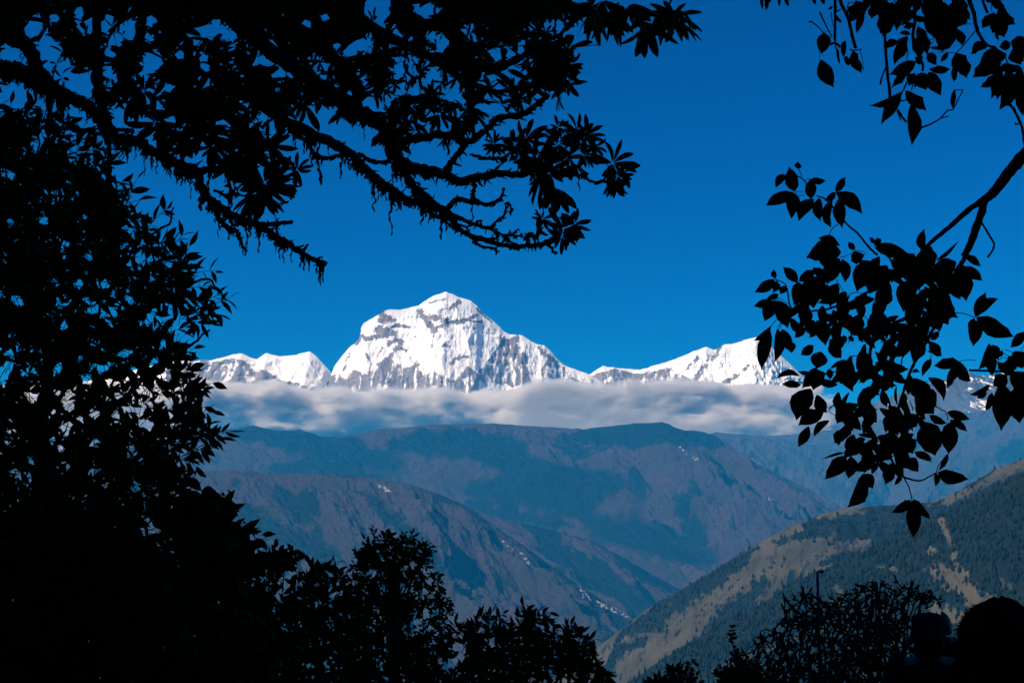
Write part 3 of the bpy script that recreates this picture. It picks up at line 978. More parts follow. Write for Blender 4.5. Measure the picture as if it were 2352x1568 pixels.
TA = tile(3000, 600, .2551); TB = tile(3500, 850, .2534); TC = tile(3000, 1000, .2551); TD = tile(3500, 1150, .2534)
TE = tile(3100, 1350, .2551); TF = tile(3496, 1450, .2551); TG = tile(3250, 1750, .2551); TH = tile(3000, 0, .2551)
TI = tile(3496, 0, .2551); TJ = tile(3400, 300, .2959); T1 = (0, 0, .375); T2 = (784.4, 0, .375); T3 = (1568.7, 0, .375); T4 = (0, 516.8, .375)


def tp(t, pts):
    a = np.asarray(pts, float)
    return np.stack([t[0] + a[..., 0] * t[2], t[1] + a[..., 1] * t[2]], -1)


def traced_leaves(mb, t, rows, d, prof='ovate', rag=.24, tilt=.32, dj=.25, scale_w=1.1):
    r = np.asarray(rows, float)
    b = tp(t, r[:, 0:2]); e = tp(t, r[:, 2:4]); wpx = r[:, 4] * t[2] * scale_w
    n = len(r)
    db = d + (rng.random(n) - .5) * 2 * dj
    B = at(b[:, 0], b[:, 1], db)
    E = at(e[:, 0], e[:, 1], db + (rng.random(n) - .5) * .03 * d / 5)
    D = E - B
    L = np.linalg.norm(D, axis=1)
    nr = -FWD + tilt * rng.normal(size=(n, 3))
    add_leaves(mb, B, D, nr, L, wpx * db / F_PX, prof, curl=rng.normal(0, .10, n), bend=rng.normal(0, .08, n), fold=rng.uniform(.05, .4), rag=rag)
    return B


def limb(mb, t, pts, d, w0, w1, lump=.12, dj=.0, n=8, sides=7, jit=1.0, d1=None):
    P = tp(t, pts)
    P = smooth_path(P, n)
    k = len(P)
    s = np.linspace(0, 1, k)
    P = P + jit * np.stack([fbm(s * k / 3.0, s * 0 + rng.random() * 90, 3, 5), fbm(s * k / 3.0, s * 0 + rng.random() * 90, 3, 6)], -1) * t[2] * 6
    dd = d + ((d1 if d1 is not None else d) - d) * s + dj * fbm(s * 2, s * 0 + rng.random() * 50, 2, 9)
    W = (w0 + (w1 - w0) * s) * t[2] * dd / F_PX / 2
    X = at(P[:, 0], P[:, 1], dd)
    tube(mb, X, W, sides, lump)
    return X, W


def fill_leaves(mb, poly, n, d, lpx, wr, prof='ovate', ang=(-90, 60), dj=.5, gaps=(), rag=.3, tilt=.9):
    p = rand_in(poly, n, gaps)
    a = rng.normal(ang[0], ang[1], n)
    dd = d + (rng.random(n) - .5) * 2 * dj
    B = at(p[:, 0], p[:, 1], dd)
    D = img_dir(a, rng.normal(0, .35, n))
    L = lpx * (.65 + .6 * rng.random(n)) * dd / F_PX
    nr = -FWD + tilt * rng.normal(size=(n, 3))
    add_leaves(mb, B, D, nr, L, L * wr * (.8 + .4 * rng.random(n)), prof, curl=rng.normal(.08, .12, n), bend=rng.normal(0, .06, n), fold=.25, rag=rag)


def sprigs(mb, tw, P, ang, d, lenpx, nleaf, leafpx, wr, prof='small', droop=25, tw_px=2.2, dj=.4, spread_=48, holes=None):
    """leafy shoots: each a thin curved stem with leaves alternating along it and one at the tip"""
    for k in range(len(P)):
        L = lenpx * (.7 + .6 * rng.random())
        a0 = ang[k]; dk = d + (rng.random() - .5) * 2 * dj
        s = np.linspace(0, 1, 7)
        bend = rng.normal(0, 16)
        aa = np.radians(a0 + bend * s - droop * s * np.sign(np.cos(math.radians(a0))) * .5)
        step = L / 6
        xs = P[k, 0] + np.concatenate([[0], np.cumsum(np.cos(aa[:-1]) * step)])
        ys = P[k, 1] - np.concatenate([[0], np.cumsum(np.sin(aa[:-1]) * step)])
        dd = dk + s * rng.normal(0, .12)
        X = at(xs, ys, dd)
        tube(tw, X, np.linspace(tw_px, tw_px * .45, 7) * dk / F_PX / 2, 4)
        n = nleaf + int(rng.integers(-2, 3))
        q = np.sort(rng.random(n) * .9 + .1); q[-1] = 1.0
        bx = np.interp(q, s, xs); by = np.interp(q, s, ys); bd = np.interp(q, s, dd)
        sg = np.where(np.arange(n) % 2 == 0, 1, -1)
        la = np.degrees(np.interp(q, s, aa)) + sg * rng.normal(spread_, 14, n)
        la[-1] = np.degrees(aa[-1]) + rng.normal(0, 10)
        la = la - 12 * np.cos(np.radians(la)) * np.sign(np.cos(np.radians(la)))   # tips hang a little
        B = at(bx, by, bd)
        D = img_dir(la, rng.normal(0, .35, n))
        Ln = leafpx * (.7 + .5 * rng.random(n)) * bd / F_PX
        nr = -FWD * .5 + UPV * .6 + .6 * rng.normal(size=(n, 3))
        add_leaves(mb, B, D, nr, Ln, Ln * wr * (.85 + .3 * rng.random(n)), prof, curl=rng.normal(.18, .12, n), bend=rng.normal(0, .07, n), fold=.22, holes=holes)


def whorls(mb, P, d, rad, n, wr=.27, dj=.4, face=None, prof='lance', drooping=0.0, holes=None):
    """rhododendron rosettes: long leaves radiating from the end of a shoot"""
    for k in range(len(P)):
        dk = d[k] if np.ndim(d) else d + (rng.random() - .5) * 2 * dj
        r = rad[k] if np.ndim(rad) else rad * (.7 + .6 * rng.random())
        m = n + int(rng.integers(-2, 3))
        ax = nrmz(np.array([rng.normal(0, .5), -.55 + rng.normal(0, .45), .35 + rng.normal(0, .4)])) if face is None else nrmz(np.asarray(face, float) + rng.normal(0, .25, 3))
        e1 = nrmz(np.cross(ax, [.2, .5, .84])); e2 = np.cross(ax, e1)
        th = np.arange(m) * 2.399 + rng.random() * 6 + rng.normal(0, .12, m)
        el = rng.normal(.28, .22, m)
        D = np.cos(el)[:, None] * (np.cos(th)[:, None] * e1 + np.sin(th)[:, None] * e2) + np.sin(el)[:, None] * ax
        D[:, 2] -= .22 + drooping
        D = nrmz(D)
        L = r * (.75 + .35 * rng.random(m)) * dk / F_PX
        c = at(P[k, 0], P[k, 1], dk)
        nr = ax + .25 * rng.normal(size=(m, 3))
        add_leaves(mb, c + D * (L * .06)[:, None], D, nr, L, L * wr * (.85 + .3 * rng.random(m)), prof, curl=rng.normal(.14, .1, m), bend=rng.normal(0, .05, m), fold=.2, rag=.15, holes=holes)


def to_ground(mb, u, v, d, w, name=None, lean=(0, 0), sides=9, n=14):
    """a trunk from a picture point down to the ground"""
    top = at(u, v, d)
    gx_, gy_ = top[0] + lean[0], top[1] + lean[1]
    gz_ = float(ground_z(gx_, gy_)) - .08
    s = np.linspace(0, 1, n)
    P = top + (np.array([gx_, gy_, gz_]) - top) * s[:, None]
    P[:, 0] += .05 * fbm(s * 3, s * 0 + u, 3, 3); P[:, 1] += .05 * fbm(s * 3, s * 0 + u, 3, 4)
    tube(mb, P, w / 2 * (.8 + .45 * s ** 2), sides, .08)
    return np.array([gx_, gy_, gz_ + .08])


def base_at(u, v, d, lean=(0, 0)):
    p = at(u, v, d)
    x, y = p[0] + lean[0], p[1] + lean[1]
    return np.array([x, y, float(ground_z(x, y))])


# ================= tree at the right edge: broad leaves on hanging twigs
DR = 5.0
tr = Thing('broadleaf_tree', 'tree with broad ovate leaves on thin hanging twigs reaching in from the right edge', 'tree', base_at(2560, 700, DR))
mbt = MB()
to_ground(mbt, 2560, 120, DR, .22)
limb(mbt, (0, 0, 1), [(2560, 130), (2540, -60), (2500, -400), (2470, -800)], DR, 150, 70)
tr.part(mbt, 'trunk', M_BARK)

low = MB(); fo = MB()      # lower bough
limb(low, T3, [(2700, 500), (2400, 700), (2220, 830), (2089, 952), (1990, 1065), (1900, 1180), (1838, 1225)], DR, 110, 50)
limb(low, T3, [(1838, 1222), (1720, 1310), (1620, 1400), (1510, 1492), (1470, 1540)], DR, 40, 20)
limb(low, T3, [(1842, 1215), (1830, 1300), (1790, 1400), (1760, 1490), (1720, 1570)], DR, 52, 40)
limb(low, TB, [(1660, 0), (1640, 150), (1560, 400), (1460, 620), (1390, 760), (1300, 900), (1180, 1120), (1000, 1350)], DR, 100, 60)
limb(low, TB, [(1675, 150), (1740, 250), (1800, 350), (1860, 450), (1880, 510), (1840, 620), (1780, 705)], DR, 34, 34, lump=.25)
limb(low, TB, [(860, 490), (780, 560), (660, 700), (480, 900), (250, 1100)], DR, 45, 26)
limb(low, TA, [(1040, 720), (1200, 790), (1500, 1140), (1700, 1320), (1870, 1530), (2000, 1650)], DR, 24, 40, lump=.2)
for pts, w_ in (([(705, 390), (800, 440), (860, 495), (900, 560)], 22), ([(760, 290), (820, 440)], 14), ([(700, 665), (770, 655), (830, 650)], 12), ([(760, 725), (810, 712), (870, 710)], 12),
                ([(1380, 1165), (1290, 1230), (1215, 1390)], 16), ([(860, 480), (890, 455), (940, 465)], 12), ([(1340, 660), (1200, 780)], 16), ([(1640, 1568), (1640, 1600), (1800, 1640)], 12), ([(1955, 1465), (1950, 1530)], 12)):
    limb(low, TA, pts, DR, w_, w_ * .8, n=5, sides=5)
limb(low, TC, [(400, 460), (560, 550), (620, 850), (690, 960), (780, 975), (1170, 935), (1290, 900), (1560, 830), (1800, 680), (2050, 560)], DR, 20, 45, lump=.2)
for pts, w_ in (([(330, 1190), (390, 1120), (450, 1050), (600, 900)], 14), ([(430, 1215), (500, 1120), (620, 980)], 14), ([(460, 1240), (510, 1130), (640, 990)], 14), ([(1340, 455), (1400, 540), (1460, 640)], 12),
                ([(1540, 720), (1590, 680), (1650, 665), (1720, 670), (1800, 700)], 14), ([(1710, 990), (1800, 1040), (1890, 1140)], 14), ([(1710, 1215), (1830, 1215)], 13), ([(1080, 540), (1160, 580), (1260, 620)], 14),
                ([(430, 775), (480, 765), (610, 850)], 12), ([(1420, 115), (1500, 95), (1640, 20)], 14), ([(1640, 10), (1750, 20), (1820, 60)], 12), ([(680, 910), (700, 880), (780, 860)], 10)):
    limb(low, TC, pts, DR, w_, w_ * .8, n=5, sides=5)
limb(low, TD, [(1000, 500), (850, 780), (700, 1050), (590, 1250), (500, 1480), (400, 1800), (330, 2100), (280, 2500)], DR, 60, 40)
limb(low, TE, [(1640, -20), (1530, 80), (1490, 250), (1500, 420), (1540, 600), (1620, 900)], DR, 60, 40)
for pts, w_ in (([(1180, 400), (1350, 400), (1450, 425), (1580, 470)], 17), ([(1490, 1300), (1700, 1312), (1900, 1320), (2352, 1345), (2600, 1370)], 42), ([(1300, 1170), (1400, 1150), (1480, 1140), (1590, 1150)], 12),
                ([(1870, 950), (2000, 1020), (2100, 1075)], 15), ([(540, 720), (620, 650), (720, 585)], 18), ([(890, 1060), (870, 1130)], 14), ([(1940, 1160), (2000, 1110), (2060, 1105), (2100, 1130)], 12),
                ([(2060, 980), (2150, 1010), (2200, 1060)], 12), ([(2352, 920), (2300, 1000)], 12), ([(830, 1000), (1000, 1080)], 26)):
    limb(low, TD, pts, DR, w_, w_ * .8, n=5, sides=5)
for pts, w_ in (([(850, 600), (920, 650), (1050, 735), (1130, 780), (1160, 900)], 20), ([(840, 280), (800, 310)], 12), ([(310, 990), (400, 1090), (480, 1190)], 14), ([(1910, 280), (1900, 200), (1960, 60)], 16)):
    limb(low, TF, pts, DR, w_, w_ * .8, n=5, sides=5)
limb(low, TG, [(1230, -400), (1215, 0), (1220, 300), (1350, 520), (1430, 610), (1500, 640), (1620, 668), (1720, 665), (1830, 610), (1940, 545)], DR, 46, 20, lump=.15)
for pts, w_ in (([(1440, 640), (1500, 750), (1530, 850), (1560, 970)], 22), ([(1220, 310), (1050, 360), (940, 350)], 22), ([(940, 360), (870, 460), (800, 560)], 18), ([(1940, 545), (1990, 410), (2110, 260)], 16), ([(1080, 190), (1130, 165), (1210, 185)], 12)):
    limb(low, TG, pts, DR, w_, w_ * .8, n=5, sides=5)
limb(low, TE, [(1130, 400), (1180, 330), (1260, 280), (1350, 300)], DR, 18, 14, n=5)
limb(low, TE, [(870, 545), (930, 535), (1010, 535)], DR, 16, 14, n=5)
for pts in ([(840, 1150), (900, 1080), (1030, 1010)], [(840, 1110), (930, 1050), (1010, 1020)], [(850, 1160), (960, 1230)], [(780, 1160), (840, 1150)]):
    limb(low, TE, pts, DR, 14, 12, n=5, sides=5)
traced_leaves(fo, TA, [(700, 650, 600, 265, 205), (600, 395, 402, 600, 130), (690, 670, 250, 910, 215), (705, 680, 655, 1085, 215), (1000, 770, 762, 1112, 200), (940, 470, 960, 785, 200), (750, 295, 742, 178, 112),
                       (938, 465, 1190, 485, 112), (1345, 655, 1492, 420, 125), (1350, 660, 1757, 998, 215), (1340, 665, 1190, 800, 110), (1290, 780, 1266, 1220, 160), (1400, 760, 1450, 1218, 190),
                       (1090, 750, 1105, 1115, 160), (1140, 1000, 1270, 1215, 110), (1425, 1600, 885, 1690, 350), (1210, 1480, 1175, 1870, 270), (1640, 1568, 1555, 1430, 105), (1955, 1468, 1880, 1362, 75),
                       (1960, 1500, 2060, 1392, 120), (1960, 1540, 2380, 1560, 230), (1080, 1380, 1400, 1520, 160)], DR)
traced_leaves(fo, TB, [(760, 605, 790, 255, 175), (950, 760, 1330, 440, 220), (880, 530, 600, 990, 340), (1420, 680, 1675, 848, 135), (1400, 850, 1690, 1085, 180), (1330, 800, 1432, 1400, 360), (1280, 780, 890, 1000, 280),
                       (880, 1240, 1225, 1430, 230), (20, 520, 540, 640, 240), (620, 650, 280, 1060, 320), (0, 880, 240, 1065, 260), (620, 1050, 430, 1570, 330), (700, 1330, 550, 1850, 290), (1190, 1445, 1255, 1590, 110),
                       (900, 600, 940, 780, 120), (1100, 800, 1000, 1150, 320), (800, 800, 650, 1250, 340), (350, 560, 420, 900, 320)], DR)
traced_leaves(fo, TD, [(1585, 460, 1742, 75, 190), (1600, 420, 1958, 175, 170), (1600, 470, 2200, 772, 285), (1575, 480, 1470, 655, 115), (1610, 520, 1580, 925, 245), (1800, 880, 1650, 1300, 270), (1850, 900, 1960, 1140, 160),
                       (2195, 775, 2420, 700, 130), (2352, 790, 2135, 935, 190), (2200, 1000, 2330, 1260, 280), (2100, 1080, 2250, 1290, 220), (1930, 1090, 2015, 985, 85), (2130, 1290, 1925, 1165, 140), (1315, 1165, 925, 1235, 200),
                       (1320, 1185, 1083, 1565, 275), (1322, 1165, 1473, 1485, 200), (890, 1125, 732, 1405, 120), (560, 720, 440, 1110, 250), (700, 780, 620, 1190, 320), (860, 850, 1052, 1085, 165), (900, 870, 1000, 1095, 130),
                       (880, 825, 1015, 685, 115), (900, 60, 1195, 490, 350), (800, 250, 1150, 590, 270), (720, 575, 742, 805, 105), (950, 450, 995, 690, 160), (850, 450, 825, 800, 180), (20, 1200, 530, 1290, 200),
                       (585, 1340, 712, 1340, 65), (1000, 300, 1200, 560, 220)], DR)
traced_leaves(fo, TC, [(385, 460, 68, 658, 170), (400, 452, 375, 295, 85), (420, 480, 360, 670, 130), (560, 560, 470, 680, 130), (745, 505, 517, 265, 160), (770, 490, 1030, 300, 190), (980, 410, 1190, 790, 235), (760, 500, 690, 870, 300),
                       (900, 450, 1000, 910, 370), (990, 275, 1172, 545, 170), (1400, 130, 1200, 545, 275), (1450, 140, 1490, 515, 160), (1640, 20, 1680, 235, 215), (1725, 220, 1610, 440, 160), (1950, 250, 1660, 650, 320),
                       (2100, 320, 2195, 480, 220), (2000, 300, 1880, 690, 360), (1372, 520, 1258, 900, 205), (1500, 645, 1425, 860, 140), (440, 690, 258, 755, 140), (335, 780, 52, 918, 150), (420, 790, 230, 1118, 215),
                       (440, 790, 588, 1225, 250), (630, 1060, 900, 1240, 150), (330, 1190, 42, 1415, 120), (310, 1240, 204, 1885, 220), (430, 1230, 420, 1765, 240), (500, 1240, 680, 1600, 190), (870, 1230, 690, 1370, 130),
                       (900, 1080, 1010, 1365, 210), (1700, 1010, 1600, 1310, 235), (1350, 950, 1700, 1345, 260), (1822, 1225, 1710, 1425, 140), (1700, 1300, 1785, 1450, 75), (1545, 1350, 1625, 1440, 85), (1470, 1330, 1498, 1465, 85),
                       (1960, 770, 1395, 940, 275), (1960, 800, 1918, 1068, 215), (2080, 1050, 1845, 1275, 245), (2100, 1150, 1905, 1460, 190), (2100, 1100, 2200, 1335, 195), (2250, 1150, 2312, 1285, 160), (1050, 1100, 1180, 1500, 240),
                       (880, 900, 820, 1150, 220), (2150, 600, 2000, 900, 300)], DR)
traced_leaves(fo, TE, [(385, 600, 28, 600, 145), (400, 745, 108, 718, 120), (600, 590, 350, 555, 90), (620, 470, 600, 830, 275), (850, 490, 885, 650, 140), (800, 560, 430, 790, 220), (720, 220, 655, 490, 255), (600, 120, 405, 272, 150),
                       (240, 60, 272, 245, 140), (830, 150, 1040, 325, 200), (1030, 350, 1170, 510, 150), (1000, 400, 1260, 660, 220), (1350, 205, 1420, 640, 290), (560, 800, 340, 1315, 320), (650, 900, 835, 1170, 210),
                       (760, 1170, 362, 1370, 235), (530, 1390, 361, 1715, 160), (850, 1300, 612, 1555, 130), (1100, 560, 1010, 720, 200), (1500, 560, 1900, 720, 210), (1000, 0, 960, 160, 200), (860, 20, 900, 200, 220)], DR)
traced_leaves(fo, TF, [(850, 235, 1108, 600, 170), (600, 250, 900, 560, 300), (700, 400, 985, 670, 260), (650, 500, 925, 810, 320), (1150, 775, 1495, 890, 160), (870, 820, 1150, 935, 120), (800, 930, 970, 1465, 420), (1220, 920, 1165, 1430, 265),
                       (1190, 900, 1455, 1085, 120), (700, 820, 440, 1070, 240), (480, 1190, 635, 1105, 92), (470, 1210, 610, 1430, 235), (430, 1210, 320, 1420, 160), (640, 1395, 915, 1535, 140), (60, 1150, 235, 1265, 140),
                       (1820, 340, 1485, 505, 95), (1770, 470, 1615, 565, 90), (1850, 470, 1738, 765, 125), (2000, 300, 1935, 1055, 350), (2250, 380, 2280, 940, 350), (2300, 230, 2380, 850, 300), (2080, 200, 1870, 370, 220),
                       (1900, -100, 1830, 220, 220), (2150, -50, 2050, 220, 260), (2330, 150, 2200, 420, 300)], DR)
traced_leaves(fo, TG, [(505, 232, 140, 338, 55), (760, 130, 500, 300, 180), (525, 290, 200, 650, 245), (600, 290, 560, 640, 210), (870, 150, 815, 545, 205), (790, 568, 510, 1080, 315), (800, 568, 962, 788, 205), (1042, 375, 930, 580, 95),
                       (1250, 400, 1138, 735, 195), (1060, 370, 1260, 520, 150), (1350, 380, 1380, 650, 175), (1400, 560, 1282, 745, 75), (1450, 340, 1665, 532, 215), (1250, 190, 1590, 360, 250), (1300, 250, 1480, 480, 265),
                       (1000, 100, 1185, 245, 150), (1600, 220, 1882, 362, 130), (2130, 250, 1948, 515, 85), (1963, 541, 2428, 619, 245), (1930, 545, 1932, 765, 95), (1540, 975, 1238, 1172, 145), (1560, 980, 1588, 1585, 220),
                       (1580, 965, 1832, 1290, 150), (400, -120, 350, 85, 130), (500, -100, 395, 135, 120), (650, -50, 495, 155, 160), (1150, -50, 1165, 85, 170), (1150, 150, 960, 330, 160)], DR)
core = [(1905, 850), (1960, 800), (2010, 760), (2100, 800), (2140, 870), (2110, 980), (2085, 1040), (2020, 1060), (1960, 1030), (1920, 960)]
fill_leaves(fo, core, 90, DR + .1, 55, .5, ang=(-90, 45), dj=.3)
fill_leaves(fo, [(2010, 570), (2120, 590), (2190, 620), (2180, 700), (2080, 780), (1980, 720), (1990, 640)], 70, DR + .1, 52, .5, ang=(-80, 50), dj=.3)
fill_leaves(fo, [(1830, 680), (1900, 640), (1990, 700), (1990, 760), (1900, 800), (1830, 740)], 40, DR + .1, 46, .5, ang=(-80, 50), dj=.3)
bo = tr.part(low, 'bough', M_TWIG)
tr.part(fo, 'foliage', M_LEAF, bo)

up = MB(); fu = MB()      # upper bough hanging in from the top
limb(up, (0, 0, 1), [(2540, 20), (2420, -80), (2260, -112), (2080, -78), (1960, -66), (1905, -62)], DR, 60, 30)
limb(up, TI, [(1380, -700), (1440, -300), (1490, 0), (1560, 200), (1620, 480), (1740, 680), (1820, 730), (1900, 740)], DR, 90, 34)
limb(up, TI, [(1610, -720), (1640, -250), (1700, 0), (1740, 110), (1780, 210)], DR, 45, 45)
for pts, w_ in (([(1590, 490), (1480, 620), (1380, 740), (1290, 830)], 22), ([(1310, 420), (1420, 385), (1540, 380)], 14), ([(840, 640), (950, 610)], 14), ([(870, 720), (950, 640)], 13), ([(1290, 830), (1150, 825), (1000, 820)], 14),
                ([(1280, 830), (1260, 920), (1220, 1000)], 22), ([(1900, 740), (2050, 900), (2110, 1000), (2250, 1160)], 22), ([(530, 790), (510, 960)], 18), ([(520, 1290), (465, 1420)], 20), ([(615, 1300), (590, 1420)], 20), ([(1850, 190), (1840, 50)], 16)):
    limb(up, TI, pts, DR, w_, w_ * .8, n=5, sides=5)
limb(up, TH, [(1340, -500), (1335, 0), (1335, 300), (1330, 640)], DR, 48, 42, lump=.15)
limb(up, TH, [(1340, -300), (1420, 30), (1540, 300), (1600, 560), (1660, 765)], DR, 60, 52, lump=.15)
for pts, w_ in (([(950, 330), (1060, 420), (1150, 515)], 22), ([(1090, 190), (1180, 380), (1290, 590)], 26), ([(1270, 200), (1290, 330), (1325, 460)], 18), ([(1085, 780), (1088, 860), (1085, 945)], 9), ([(1150, 510), (1110, 560)], 12),
                ([(1330, 640), (1350, 760), (1375, 880)], 22), ([(1260, 700), (1330, 680), (1420, 740)], 50), ([(1560, 785), (1650, 790), (1755, 775)], 24), ([(1725, 800), (1765, 930), (1775, 1120)], 12), ([(1540, 40), (1530, 220)], 26), ([(1540, 50), (1640, 45)], 14),
                ([(1170, 500), (1290, 490)], 8), ([(920, 350), (960, 345)], 26)):
    limb(up, TH, pts, DR, w_, w_ * .85, n=5, sides=5, lump=.3)
limb(up, TI, [(550, -480), (560, -300), (620, 0), (640, 300), (610, 560), (640, 760), (760, 1000), (760, 1120)], DR, 70, 40)
limb(up, TH, [(2080, -490), (2090, 300), (2110, 500), (2140, 1000), (2190, 1470), (2200, 1560)], DR, 50, 50)
limb(up, TH, [(2130, 1050), (2080, 1180), (2040, 1330)], DR, 24, 34)
for pts, w_ in (([(640, 470), (700, 560), (760, 640)], 40), ([(690, 355), (760, 340), (815, 330)], 24), ([(930, 722), (1080, 670), (1220, 590), (1310, 490), (1390, 478)], 26), ([(1395, 475), (1450, 360), (1500, 260), (1520, 205), (1400, 208)], 20),
                ([(2150, 380), (2220, 480), (2290, 620), (2335, 760), (2352, 900)], 44), ([(2230, 640), (2245, 670), (2300, 655)], 26), ([(660, 330), (720, 200), (770, 90)], 18), ([(830, 210), (860, 100)], 18), ([(640, 500), (690, 610)], 22), ([(1220, 590), (1330, 560)], 18)):
    limb(up, TJ, pts, DR, w_, w_ * .8, n=5, sides=5, lump=.2)
limb(up, TJ, [(2340, 850), (2400, 1100), (2450, 1500)], DR, 36, 40)
traced_leaves(fu, TH, [(230, -40, 250, 165, 95), (180, -30, 200, 155, 70), (310, -30, 310, 55, 55), (450, -30, 460, 108, 58), (530, -40, 592, 118, 82), (970, -40, 1022, 75, 75), (1140, -30, 1170, 78, 72), (1160, 515, 1130, 840, 230), (1110, 940, 1285, 1375, 235),
                       (1375, 760, 1410, 1015, 55), (1490, 640, 1465, 910, 95), (1490, 880, 1555, 1045, 110), (1610, 800, 1755, 1155, 175), (1340, 240, 1445, 362, 65), (1340, 190, 1425, 162, 32), (1300, 100, 1222, 152, 45), (1800, 40, 1570, 355, 280),
                       (1790, 180, 1672, 530, 110), (2000, 20, 1912, 305, 220), (2250, 60, 2022, 570, 290), (1500, 640, 1420, 730, 60), (2240, 620, 2145, 740, 110)], DR, rag=.5)
traced_leaves(fu, TI, [(300, 40, 76, 565, 270), (450, 0, 368, 495, 280), (600, 30, 300, 360, 320), (150, -50, 20, 250, 300), (615, 375, 470, 440, 110), (575, 545, 388, 525, 75), (370, 640, 205, 765, 130), (520, 570, 315, 1025, 220), (690, 410, 800, 880, 250),
                       (620, 600, 720, 910, 220), (780, 300, 962, 605, 165), (1100, 40, 1040, 610, 380), (900, -40, 800, 300, 230), (1300, -20, 1390, 345, 330), (1250, 80, 1500, 330, 220), (1150, 250, 1250, 640, 230), (1200, 410, 1050, 835, 330),
                       (1160, 770, 860, 785, 90), (1300, 455, 1392, 725, 150), (825, 840, 985, 1025, 165), (760, 880, 660, 970, 90), (865, 1085, 1200, 1080, 145), (1160, 825, 1045, 980, 80), (1290, 835, 1435, 1240, 300), (1270, 970, 1240, 1305, 165),
                       (660, 970, 245, 1170, 190), (590, 1060, 308, 1395, 190), (640, 1150, 545, 1355, 160), (740, 1140, 815, 1425, 255), (860, 1130, 1050, 1505, 215), (700, 1150, 640, 1390, 110), (1840, 50, 2060, 165, 130), (1740, 20, 2020, 0, 90),
                       (1950, 140, 2215, 385, 240), (1880, 200, 1830, 540, 320), (2000, 280, 2055, 595, 215), (1800, 240, 1690, 445, 150), (1905, 490, 1955, 645, 65), (1785, 715, 1515, 865, 175), (1900, 750, 1515, 1235, 320), (1910, 740, 1885, 1180, 350),
                       (2140, 680, 1970, 740, 170), (2150, 650, 2380, 760, 270), (2200, 750, 2310, 1010, 270), (2050, 1000, 2260, 1110, 150), (2000, 1100, 1900, 1570, 320), (2150, 1180, 2110, 1580, 270), (2260, 1120, 2310, 1580, 270), (1910, 1175, 1670, 1372, 155),
                       (2330, 860, 2240, 1000, 150), (1420, 200, 1250, 420, 260), (950, 150, 900, 420, 260), (640, 900, 760, 1000, 120), (2100, 780, 2000, 700, 130)], DR, rag=.4)
traced_leaves(fu, TJ, [(720, 215, 316, 458, 140), (690, 240, 400, 668, 185), (750, 212, 1040, 475, 185), (830, 380, 805, 955, 265), (1415, 205, 1400, 465, 80), (2100, 80, 2030, 470, 230), (2220, 130, 2315, 565, 240), (2000, 0, 1935, 310, 140), (2300, 0, 2330, 300, 200),
                       (850, 550, 960, 620, 120)], DR, rag=.55)
fill_leaves(fu, [(1990, -40), (2210, -40), (2200, 30), (2130, 60), (2080, 20), (2030, 40)], 40, DR + .1, 50, .5, ang=(-95, 40), dj=.3)
fill_leaves(fu, [(2300, 130), (2352, 120), (2352, 230), (2310, 200)], 16, DR + .1, 50, .5, ang=(-95, 40), dj=.2)
bo = tr.part(up, 'bough', M_TWIG)
tr.part(fu, 'foliage', M_LEAF, bo)

# ================= mossy rhododendron across the top
DH = 6.5
rh = Thing('rhododendron_tree', 'old rhododendron with mossy crooked boughs and rosettes of long leaves across the top', 'tree', base_at(-260, 900, 7.2))
mbt = MB()
to_ground(mbt, -260, 60, 7.2, .42)
limb(mbt, (0, 0, 1), [(-260, 80), (-200, -60), (-60, -240), (200, -420), (600, -500)], 7.2, 150, 70)
rh.part(mbt, 'trunk', M_BARK)
moss = []      # sample points along the boughs


def bough(pieces, name='bough'):
    mb_ = MB()
    for t, pts, w0, w1, d in pieces:
        X, W = limb(mb_, t, pts, d, w0 * 1.08, w1, lump=.3, dj=.02, n=9, sides=8, jit=2.0)
        moss.append((X, W))
    return rh.part(mb_, name, M_BARK)


bough([(T1, [(-700, 200), (-300, 380), (0, 420), (90, 425), (160, 445), (240, 490), (330, 565), (430, 600), (560, 665), (660, 780), (720, 850), (850, 870), (950, 930), (1080, 1000), (1200, 1050), (1250, 1180), (1350, 1270), (1450, 1330), (1580, 1380),
            (1690, 1450), (1760, 1490), (1860, 1560), (1950, 1600), (1985, 1615)], 95, 26, 6.3),
       (T1, [(1200, 1045), (1300, 1040), (1400, 1020), (1500, 975), (1560, 940)], 40, 30, 6.3), (T1, [(1580, 1375), (1640, 1375), (1700, 1370), (1790, 1360)], 28, 24, 6.3), (T1, [(1690, 1440), (1710, 1500)], 20, 12, 6.3),
       (T1, [(1290, 1210), (1340, 1330), (1400, 1400), (1460, 1420)], 34, 30, 6.3), (T1, [(1460, 1420), (1480, 1490), (1510, 1560)], 26, 8, 6.3), (T1, [(1850, 1540), (1890, 1500)], 22, 14, 6.3), (T1, [(1985, 1610), (1975, 1650)], 30, 16, 6.3),
       (T1, [(1420, 1180), (1500, 1200), (1640, 1260), (1750, 1240)], 14, 10, 6.3), (T1, [(1310, 1170), (1400, 1200), (1430, 1170), (1530, 1100)], 18, 12, 6.3), (T1, [(1390, 1060), (1410, 1180), (1405, 1240)], 22, 18, 6.3), (T1, [(1340, 860), (1310, 980), (1260, 1040)], 18, 14, 6.3)])
bough([(T1, [(-500, -200), (-100, 100), (150, 260), (240, 420), (300, 500), (380, 560)], 80, 55, 6.6)])
bough([(T1, [(600, -100), (590, 250), (600, 500), (640, 700), (680, 800)], 60, 50, 6.4), (T1, [(820, 800), (760, 800), (690, 790)], 30, 22, 6.4)])
bough([(T1, [(670, 860), (668, 950), (665, 1060)], 26, 26, 6.0)], 'twig')
bough([(T1, [(720, 620), (850, 640), (960, 690), (1000, 700)], 24, 14, 6.3)], 'twig')
bough([(T1, [(1800, 1000), (1810, 1120), (1780, 1220)], 14, 18, 6.1)], 'twig')
